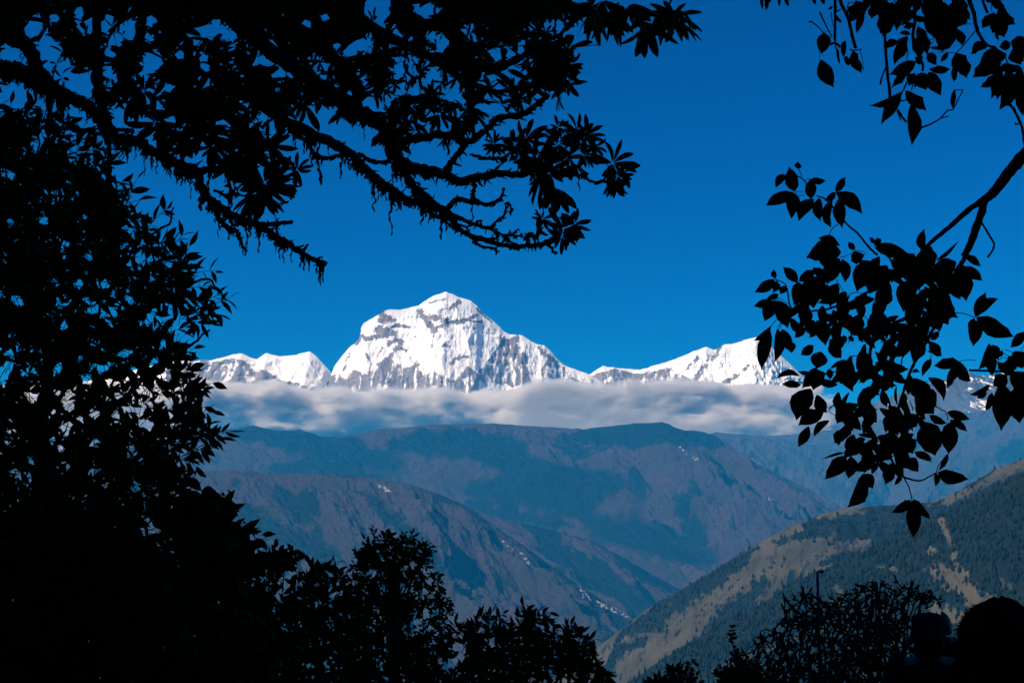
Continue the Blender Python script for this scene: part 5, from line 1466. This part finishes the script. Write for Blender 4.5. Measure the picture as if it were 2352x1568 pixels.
fill_leaves(lf, tp(Y, [(260, 1600), (520, 1520), (700, 1460), (900, 1450), (1080, 1520), (1200, 1640), (1200, 2600), (200, 2600)]), 260, 6.1, 18, .3, 'strap', ang=(90, 50), dj=.15, rag=0)
th.part(tw, 'stem', M_TWIG)
th.part(lf, 'foliage', M_LEAF)

# dark mound with a sapling standing up out of it
mound = tp(Y, [(1440, 1600), (1490, 1500), (1530, 1420), (1600, 1360), (1700, 1320), (1800, 1300), (1900, 1300), (1990, 1330), (2060, 1390), (2120, 1450), (2250, 1560), (2300, 1700), (2300, 2800), (1300, 2800)])
th, lf = shrub('low_bush', 'low rounded dark bush under the slim sapling', 'bush', (1720, 1800), 7.5, mound, 170, 20, 8, 13, .5, fill=2200, ang=(85, 40), stems=7, dj=.35,
               edges=[tuple(tp(Y, (a, b_))) + (c,) for a, b_, c in [(1480, 1450, 120), (1520, 1370, 120), (1620, 1300, 100), (1760, 1260, 90), (1800, 1240, 70), (2000, 1300, 60)]])
th.part(lf, 'foliage', M_LEAF)

b = base_at(1690, 1800, 7.3)
th = Thing('sapling', 'slim sapling with pairs of small leaves rising above the low bush', 'sapling', b)
tw = MB(); lf = MB()
X, _ = limb(tw, Y, [(1740, 1500), (1735, 1240), (1715, 1080), (1690, 930), (1682, 800), (1688, 650)], 7.3, 26, 10)
s = np.linspace(0, 1, 8)[:, None]
tube(tw, b + (X[0] - b) * s, .007, 6)
traced_leaves(lf, Y, [(1685, 690, 1650, 655, 40), (1690, 690, 1738, 655, 42), (1690, 700, 1690, 640, 36), (1682, 740, 1615, 742, 34), (1682, 740, 1730, 742, 30), (1680, 800, 1600, 800, 48), (1680, 800, 1745, 790, 52), (1682, 790, 1735, 775, 30), (1685, 860, 1622, 875, 46), (1685, 870, 1765, 835, 55), (1680, 850, 1640, 820, 42),
                      (1690, 920, 1610, 912, 38), (1690, 925, 1745, 912, 46), (1695, 930, 1650, 945, 34), (1700, 990, 1760, 985, 34), (1705, 1050, 1790, 1060, 80), (1710, 1020, 1780, 1030, 60), (1700, 1070, 1618, 1100, 48), (1712, 1110, 1780, 1100, 40), (1715, 1130, 1650, 1112, 42), (1720, 1150, 1690, 1160, 30)], 7.3, rag=0, tilt=.35, dj=.03)
th.part(tw, 'stem', M_TWIG)
th.part(lf, 'leaves', M_LEAF)


# bare twiggy bush at the lower right: crooked shoots grown towards points in the crown (space colonisation)
def colonize(roots, pts, step, infl, kill, iters=120, jitter=.25):
    nodes = [np.array(r, float) for r in roots]; par = [-1] * len(roots)
    for i in range(1, len(roots)): par[i] = -1
    pts = pts.copy()
    for _ in range(iters):
        if not len(pts): break
        Nn = np.array(nodes)
        d2 = ((pts[:, None] - Nn[None]) ** 2).sum(-1)
        j = d2.argmin(1); dm = np.sqrt(d2[np.arange(len(pts)), j])
        pts_keep = dm > kill
        act = dm < infl
        grown = False
        for k in np.unique(j[act]):
            m_ = act & (j == k)
            dv = nrmz(nrmz(pts[m_] - Nn[k]).sum(0)) + rng.normal(0, jitter, 3) + np.array([0, 0, .45])
            if par[k] >= 0: dv = dv + .8 * nrmz(Nn[k] - Nn[par[k]])
            dv = dv / (np.linalg.norm(dv) + 1e-6)
            nodes.append(Nn[k] + dv * step); par.append(int(k)); grown = True
        pts = pts[pts_keep]
        if not grown: break
    return np.array(nodes), np.array(par)


DZ = 10.6
Zt = (1665.2, 1292.0, .1763)
outl = np.vstack([tp(Zt, [(340, 1090), (420, 990), (520, 885), (650, 900), (705, 810), (770, 710), (830, 650), (745, 500), (780, 455), (900, 500), (985, 370), (1080, 310), (1140, 400), (1210, 500), (1290, 520), (1430, 440), (1540, 440), (1620, 350), (1750, 280), (1900, 250), (2020, 245), (2130, 265), (2200, 235), (2300, 310)]),
                  tp((2009.8, 1338.5, .1465), [(480, 30), (660, 20), (740, 90), (880, 60), (840, 180), (910, 220), (1000, 270), (930, 400), (760, 460), (620, 560), (600, 900), (620, 1600), (500, 2400)]), [(1720, 1690), (1660, 1560), (1700, 1500)]])
outl[:-12, 1] += 11
p2 = rand_in(outl, 2100)
yy = DZ + rng.normal(0, .34, len(p2))
A_ = at(p2[:, 0], p2[:, 1], yy)
b = base_at(1950, 1800, DZ)
roots = [b + np.array([rng.normal(0, .22), rng.normal(0, .12), 0]) for _ in range(7)]
tow = at(np.array([1760, 1840, 1900, 1960, 2020, 2070, 2000.]), np.full(7, 1590.), np.full(7, DZ))
rn_ = []
for r0, t0 in zip(roots, tow):
    rn_.append((r0, t0))
nodes, par = colonize(list(tow), A_, .036, .27, .052, 160)
nch = np.zeros(len(nodes)); thick = np.full(len(nodes), 0.0)
for k in range(len(nodes) - 1, -1, -1):
    if thick[k] == 0: thick[k] = .0058 ** 2.2
    if par[k] >= 0:
        thick[par[k]] += thick[k] * .82; nch[par[k]] += 1
rad = np.minimum(thick ** (1 / 2.2), .022)
tw = MB(); lf = MB()
done = np.zeros(len(nodes), bool)
for k in range(len(nodes) - 1, -1, -1):
    if nch[k] == 0:
        ch = [k]
        while par[ch[-1]] >= 0 and not done[ch[-1]]:
            done[ch[-1]] = True
            ch.append(par[ch[-1]])
        ch = ch[::-1]
        if len(ch) >= 2:
            Xp = nodes[ch]; 
            rr = rad[ch].copy(); rr[0] = min(rr[0], rr[1] * 1.15)
            tube(tw, Xp, rr, 5, .12)
tips = np.where(nch == 0)[0]
for k in tips:                                           # fat winter buds at the ends
    dv = nrmz(nodes[k] - nodes[par[k]]) if par[k] >= 0 else np.array([0, 0, 1.])
    L_ = .022 + .02 * rng.random()
    for _ in range(2):                                   # short straight shoots round each end
        d3 = nrmz(dv + rng.normal(0, .55, 3) + np.array([0, 0, .7])); l3 = .018 + .05 * rng.random()
        s3 = np.linspace(0, 1, 4)[:, None]
        tube(tw, nodes[k] + d3 * l3 * s3 + rng.normal(0, .003, (4, 3)), np.array([.0055, .0045, .0065, .0015]), 4)
    s = np.linspace(0, 1, 5)[:, None]
    if rng.random() < .75:
        tube(tw, nodes[k] + dv * L_ * s, np.array([.006, .0115, .012, .007, .0015]) * (.7 + .5 * rng.random()), 5)
for r0, t0 in zip(roots, tow):
    s = np.linspace(0, 1, 14)
    Pp = r0 + (t0 - r0) * s[:, None]
    Pp[:, 0] += .05 * fbm(s * 3, s * 0 + r0[0] * 9, 2, 3)
    tube(tw, Pp, .026 - .006 * s, 7, .1)
th = Thing('twiggy_bush', 'bare crooked twiggy bush with budded shoots beside the people', 'bush', b)
th.part(tw, 'branches', M_TWIG)
fill_leaves(lf, tp(Zt, [(1480, 660), (1750, 650), (1900, 720), (2050, 800), (2200, 900), (2100, 1100), (2000, 1500), (1700, 1800), (1400, 1800), (1250, 1500), (1450, 1200), (1400, 900)]), 520, DZ, 17, .42, 'small', ang=(70, 70), dj=.4, rag=0,
            gaps=[(1960, 1432, 4), (1973, 1450, 4), (1930, 1475, 4), (1990, 1440, 4), (1950, 1490, 5), (2010, 1450, 4), (2003, 1550, 7), (1985, 1555, 6), (2045, 1510, 6)])
fill_leaves(lf, tp(Zt, [(600, 1300), (1000, 1200), (1350, 1300), (1400, 1800), (700, 1800)]), 160, DZ, 14, .42, 'small', ang=(70, 70), dj=.4, rag=0)
th.part(lf, 'leaves', M_LEAF)

# ------------------------------------------------------------------ street lamp down the slope
DP = 45.0
P0 = at(1877.5, 1312, DP); P1 = at(1891, 1310.5, DP)
b = np.array([P0[0], P0[1], float(ground_z(P0[0], P0[1]))])
th = Thing('street_lamp', 'thin street lamp pole with a short arm behind the bare bush', 'street lamp', b)
mb = MB(); s = np.linspace(0, 1, 12)
tube(mb, b + (P0 - b) * s[:, None], .075 - .035 * s, 8)
tube(mb, np.array([b + [0, 0, -.05], b + [0, 0, .35]]), .11, 8)
M_METAL = mat_plain('painted_steel', (0.06, 0.065, 0.07), (0.09, 0.09, 0.09), 5, .6, .3)
th.part(mb, 'pole', M_METAL)
mb = MB(); tube(mb, np.array([P0 - [0, 0, .02], P0 + (P1 - P0) * .5 + [0, 0, .02], P1]), [.035, .03, .028], 6)
th.part(mb, 'arm', M_METAL)
mb = MB()
a_ = P0 + (P1 - P0) * .45
for f, wd, hg in ((0, .05, .03), (.25, .09, .05), (.7, .10, .05), (1.0, .04, .03)):
    pass
tube(mb, np.array([a_, a_ + (P1 - a_) * .3, a_ + (P1 - a_) * .9, P1 + (P1 - a_) * .25]) - [0, 0, .02], [.03, .055, .055, .02], 8)
th.part(mb, 'lamp_head', M_METAL)

# ------------------------------------------------------------------ two people looking at the view
M_SKIN = mat_plain('skin', (0.30, 0.18, 0.12), (0.26, 0.15, 0.10), 20, .6, .3)
M_HAIR = mat_plain('black_hair', (0.012, 0.010, 0.009), (0.02, 0.016, 0.013), 60, .95, .0)
M_JACKET = mat_plain('dark_jacket', (0.012, 0.012, 0.014), (0.018, 0.018, 0.02), 14, .95, .0)
M_TROUSERS = mat_plain('dark_trousers', (0.025, 0.025, 0.03), (0.035, 0.034, 0.036), 18, .95, .0)
M_BOOT = mat_plain('boots', (0.03, 0.022, 0.016), (0.04, 0.03, 0.02), 20, .7, .2)
M_HAT = mat_plain('knit_hat', (0.02, 0.018, 0.022), (0.04, 0.03, 0.035), 60, .95, .0)
M_SHIRT = mat_plain('pale_collar', (0.30, 0.34, 0.42), (0.36, 0.40, 0.48), 30, .9, .1)


def skin_obj(name, verts, edges, radii, mat, parent, sub=2, root=0):
    me = bpy.data.meshes.new(name)
    me.from_pydata([tuple(v) for v in verts], edges, [])
    o = bpy.data.objects.new(name, me); COL.objects.link(o)
    sk = o.modifiers.new('skin', 'SKIN'); sk.use_smooth_shade = True
    ly = me.skin_vertices[0].data if len(me.skin_vertices) else None
    if ly is None:
        bpy.context.view_layer.objects.active = o
        bpy.ops.mesh.customdata_skin_add()
        ly = me.skin_vertices[0].data
    for i, r in enumerate(radii):
        ly[i].radius = (r, r) if np.isscalar(r) else r
        ly[i].use_root = (i == root)
    sb = o.modifiers.new('subsurf', 'SUBSURF'); sb.levels = sub; sb.render_levels = sub
    o.parent = parent
    dg = bpy.context.evaluated_depsgraph_get()
    ev = bpy.data.meshes.new_from_object(o.evaluated_get(dg))
    ev.name = name
    o.modifiers.clear()
    o.data = ev
    for p in ev.polygons: p.use_smooth = True
    ev.materials.clear(); ev.materials.append(mat)
    return o


def ellip(mb, c, r, nu=24, nv=16, fn=None):
    th_ = np.linspace(0, math.pi, nv)[:, None]; ph = np.linspace(0, 2 * math.pi, nu, endpoint=False)[None]
    X = np.sin(th_) * np.cos(ph); Y_ = np.sin(th_) * np.sin(ph); Z_ = np.cos(th_) + 0 * ph
    P = np.stack([X, Y_, Z_], -1)
    k = np.ones(P.shape[:2]) if fn is None else fn(P)
    P = P * k[..., None] * np.asarray(r) + np.asarray(c)
    i = np.arange(nv - 1)[:, None] * nu; j = np.arange(nu)[None]; j2 = (j + 1) % nu
    mb.add(P.reshape(-1, 3), np.stack([i + j, i + nu + j, i + nu + j2, i + j2], -1).reshape(-1, 4))


def person(label, head_uv, d, height, yaw, hat=False, raised=False, hair_r=1.0):
    """a standing adult seen from behind; local +Y is the way the person faces"""
    top = at(head_uv[0], head_uv[1], d)
    base = np.array([top[0], top[1], top[2] - height])
    th = bpy.data.objects.new('person', None); COL.objects.link(th)
    th.location = base; th.rotation_euler = (0, 0, R(yaw))
    tag(th, label, 'person')
    k = height / 1.72
    V = []; E = []; Rr = []

    def v(x, y, z, r):
        V.append((x * k, y * k, z * k)); Rr.append(r * k if np.isscalar(r) else (r[0] * k, r[1] * k)); return len(V) - 1

    def e(*ids):
        for a, b_ in zip(ids, ids[1:]): E.append((a, b_))
    pel = v(0, 0, .93, (.155, .11)); wa = v(0, .01, 1.08, (.135, .10)); ch = v(0, .015, 1.27, (.16, .115)); nk0 = v(0, 0, 1.42, (.085, .075)); nk = v(0, .012, 1.49, .056)
    hd0 = v(0, .03, 1.57, (.068, .078)); hd1 = v(0, .025, 1.645, (.072, .088))
    e(pel, wa, ch, nk0, nk, hd0, hd1)
    for sx in (-1, 1):
        hip = v(sx * .095, 0, .86, .088); kn = v(sx * .11, .02, .49, .060); an = v(sx * .115, -.02, .095, .042); ft = v(sx * .125, .06, .045, .040); toe = v(sx * .13, .15, .03, .032)
        e(pel, hip, kn, an, ft, toe)
        sh = v(sx * .175, 0, 1.40, .062)
        if raised and sx > 0:
            el = v(.17, .23, 1.36, .045); wr_ = v(.115, .12, 1.585, .030)
        else:
            el = v(sx * .235, -.03, 1.12, .045); wr_ = v(sx * .235, .06, .88, .030)
        e(nk0, sh, el, wr_)
    skin_obj('body', V, E, Rr, M_SKIN, th, 2, pel)
    # hands: palm with five bent fingers
    for sx in (-1, 1):
        if raised and sx > 0:
            w0 = np.array([.115, .12, 1.585]); pd = nrmz(np.array([.05, -.1, 1.0])); inw = np.array([-sx * 1.0, .2, -.3])
        else:
            w0 = np.array([sx * .235, .06, .88]); pd = nrmz(np.array([0, .15, -1.0])); inw = np.array([-sx * .8, .5, 0.])
        inw = nrmz(inw - pd * (inw @ pd)); sd = np.cross(pd, inw)
        HV = []; HE = []; HR = []

        def hv(p, r): HV.append(tuple(np.asarray(p) * k)); HR.append(r * k); return len(HV) - 1
        w_i = hv(w0, .026); pm = hv(w0 + pd * .05, .030)
        HE.append((w_i, pm))
        for q, (off, ln) in enumerate(((-.030, .066), (-.010, .076), (.010, .072), (.029, .058))):
            kx = hv(w0 + pd * .085 + sd * off, .0115); HE.append((pm, kx))
            m1 = hv(w0 + pd * (.085 + ln * .42) + sd * off * 1.1 + inw * .010, .0092); t1 = hv(w0 + pd * (.085 + ln * .72) + sd * off * 1.1 + inw * .030, .0085); t2 = hv(w0 + pd * (.085 + ln * .86) + sd * off * 1.1 + inw * .048, .0075)
            HE += [(kx, m1), (m1, t1), (t1, t2)]
        tb = hv(w0 + pd * .035 - sd * .028 + inw * .014, .014); t1 = hv(w0 + pd * .068 - sd * .046 + inw * .026, .0105); t2 = hv(w0 + pd * .095 - sd * .050 + inw * .036, .0085)
        HE += [(pm, tb), (tb, t1), (t1, t2)]
        skin_obj('hand', HV, HE, HR, M_SKIN, th, 2, 0)
    # head with a face, ears
    mb = MB()

    def headshape(P):
        x, y, z = P[..., 0], P[..., 1], P[..., 2]
        kf = 1 + .06 * np.clip(-y, 0, 1) * np.clip(z + .3, 0, 1) - .16 * np.clip(-z, 0, 1) ** 1.5 * (1 - .5 * np.clip(y, 0, 1))
        kf = kf + .20 * np.exp(-((x / .12) ** 2 + ((z + .12) / .16) ** 2)) * (y > 0) * np.clip(y, 0, 1) ** 6 - .05 * np.exp(-(((np.abs(x) - .36) / .13) ** 2 + ((z - .03) / .09) ** 2)) * (y > 0)
        kf = kf + .04 * np.exp(-((x / .25) ** 2 + ((z + .48) / .06) ** 2)) * (y > 0)
        return kf
    ellip(mb, np.array([0, .025, 1.612]) * k, np.array([.076, .096, .112]) * k, 40, 30, headshape)
    for sx in (-1, 1):
        ellip(mb, np.array([sx * .079, .018, 1.605]) * k, np.array([.010, .020, .032]) * k, 12, 10)
    mb.build('head', M_SKIN, th)
    for sx in (-1, 1):
        mb = MB()
        ellip(mb, np.array([sx * .029, .112, 1.616]) * k, np.array([.012, .009, .009]) * k, 12, 8)
        mb.build('eye', M_SHIRT, th)
    # clothes
    mb = MB()
    ph = np.linspace(0, 2 * math.pi, 36, endpoint=False)
    rings = [(.78, .185, .145), (.90, .185, .145), (1.05, .170, .135), (1.20, .190, .145), (1.32, .205, .148), (1.385, .195, .130), (1.425, .135, .105), (1.455, .094, .090), (1.535, .092, .096), (1.525, .084, .088)]
    Vv = []
    for z, rx, ry in rings:
        wob = 1 + .03 * np.sin(ph * 3 + z * 17) + .02 * np.sin(ph * 7 + z * 40)
        Vv.append(np.stack([rx * np.cos(ph) * wob, ry * np.sin(ph) * wob + .01, z + 0 * ph], -1))
    Vv = np.concatenate(Vv) * k
    n = 36; i = np.arange(len(rings) - 1)[:, None] * n; j = np.arange(n)[None]; j2 = (j + 1) % n
    mb.add(Vv, np.stack([i + j, i + j2, i + n + j2, i + n + j], -1).reshape(-1, 4))
    jk = mb.build('jacket', M_JACKET, th)
    for sx in (-1, 1):
        mb = MB()
        A_p = [(sx * .14, 0, 1.395), (sx * .19, .0, 1.375)] + ([(.205, .12, 1.36), (.18, .225, 1.355), (.14, .19, 1.46), (.118, .135, 1.555)] if raised and sx > 0 else [(sx * .22, -.015, 1.25), (sx * .24, -.03, 1.12), (sx * .243, .01, 1.0), (sx * .24, .05, .90)])
        Pp = smooth_path(np.array(A_p) * k, 6)
        tube(mb, Pp, np.linspace(.088, .046, len(Pp)) * k, 14, .05)
        mb.build('sleeve', M_JACKET, jk)
        mb = MB()
        Pp = smooth_path(np.array([(sx * .085, 0, .95), (sx * .098, 0, .84), (sx * .108, .015, .50), (sx * .115, -.02, .10)]) * k, 7)
        tube(mb, Pp, np.linspace(.105, .068, len(Pp)) * k, 14, .04)
        mb.build('trouser_leg', M_TROUSERS, th)
        mb = MB()
        tube(mb, smooth_path(np.array([(sx * .116, -.055, .13), (sx * .117, -.03, .05), (sx * .125, .06, .045), (sx * .13, .17, .04)]) * k, 5), np.array([.058] * 6 + [.052] * 5 + [.05] * 4 + [.03]) * k, 12)
        mb.build('boot', M_BOOT, th)
    if hat:
        mb = MB()
        def hs(P):
            return .93 * (np.abs(P[..., 0]) ** 3.4 + np.abs(P[..., 1]) ** 3.4 + np.abs(P[..., 2]) ** 3.4) ** (-1 / 3.4) + .03 * np.sin(np.arctan2(P[..., 1], P[..., 0]) * 14) * (P[..., 2] < .9) + .05 * np.sin(P[..., 0] * 7 + 1) * np.sin(P[..., 1] * 6) * (P[..., 2] > .3) - .30 * np.clip(P[..., 1] - .5, 0, 1) * (P[..., 2] < .1)
        ellip(mb, np.array([0, -.004, 1.625]) * k, np.array([.108, .122, .120]) * k, 56, 24, hs)
        Pp = np.stack([.100 * np.cos(ph), .112 * np.sin(ph) + .004, 1.572 + .05 * np.clip(np.sin(ph), 0, 1)], -1)
        tube(mb, np.vstack([Pp, Pp[:2]]) * k, .016 * k, 8, .15)
        mb.build('hat', M_HAT, th)
        mb = MB()
        Pp = np.stack([.088 * np.cos(ph), .093 * np.sin(ph) + .01, 1.537 + .004 * np.cos(ph * 2)], -1)
        tube(mb, np.vstack([Pp, Pp[:2]]) * k, .006 * k, 8, .15)
        mb.build('collar', M_SHIRT, jk)
    else:
        mb = MB()
        def hs(P):
            a = np.arctan2(P[..., 1], P[..., 0])
            kk = 1 + .03 * np.sin(a * 5 + P[..., 2] * 4 + 1) + .02 * np.sin(a * 13 + P[..., 2] * 7) + .015 * np.sin(a * 29 + P[..., 2] * 9) + .03 * np.sin(P[..., 0] * 6 + .6) * (P[..., 2] > .2)
            return kk - .5 * np.clip(P[..., 1] - .45, 0, 1) * (P[..., 2] < .45)
        ellip(mb, np.array([0, -.005, 1.628]) * k, np.array([.106, .122, .118]) * hair_r * k, 72, 34, hs)
        # loose back and side hair down to the collar
        ellip(mb, np.array([0, -.045, 1.53]) * k, np.array([.098, .072, .135]) * hair_r * k, 56, 26, hs)
        for q in range(1100):
            a = rng.random() * 6.28; z = rng.random() ** .6
            st = np.array([.104 * math.cos(a) * math.sqrt(1 - z * z * .9), .119 * math.sin(a) * math.sqrt(1 - z * z * .9) - .005, 1.628 + .116 * z])
            if st[1] > .05 and z < .5: continue
            dv = nrmz(np.array([st[0] * 1.2, st[1], (z - .3) * .12]) + rng.normal(0, .07, 3))
            tube(mb, np.array([st * [hair_r, hair_r, 1], st * [hair_r, hair_r, 1] + dv * .012, st * [hair_r, hair_r, 1] + dv * (.012 + .016 * rng.random()) + [.006 * math.sin(q), 0, -.004]]) * k, np.array([.0022, .0014, .0005]) * k, 4)
        mb.build('hair', M_HAIR, th)
    return th, k


th, k = person('person seen from behind with thick dark hair and a dark jacket at the right edge', (2293, 1409), 4.5, 1.66, 4, hair_r=1.16)
th, k = person('person in a lumpy hat with one hand raised to the head beside the bare bush', (2131, 1413), 9.4, 1.70, -18, hat=True, raised=True)
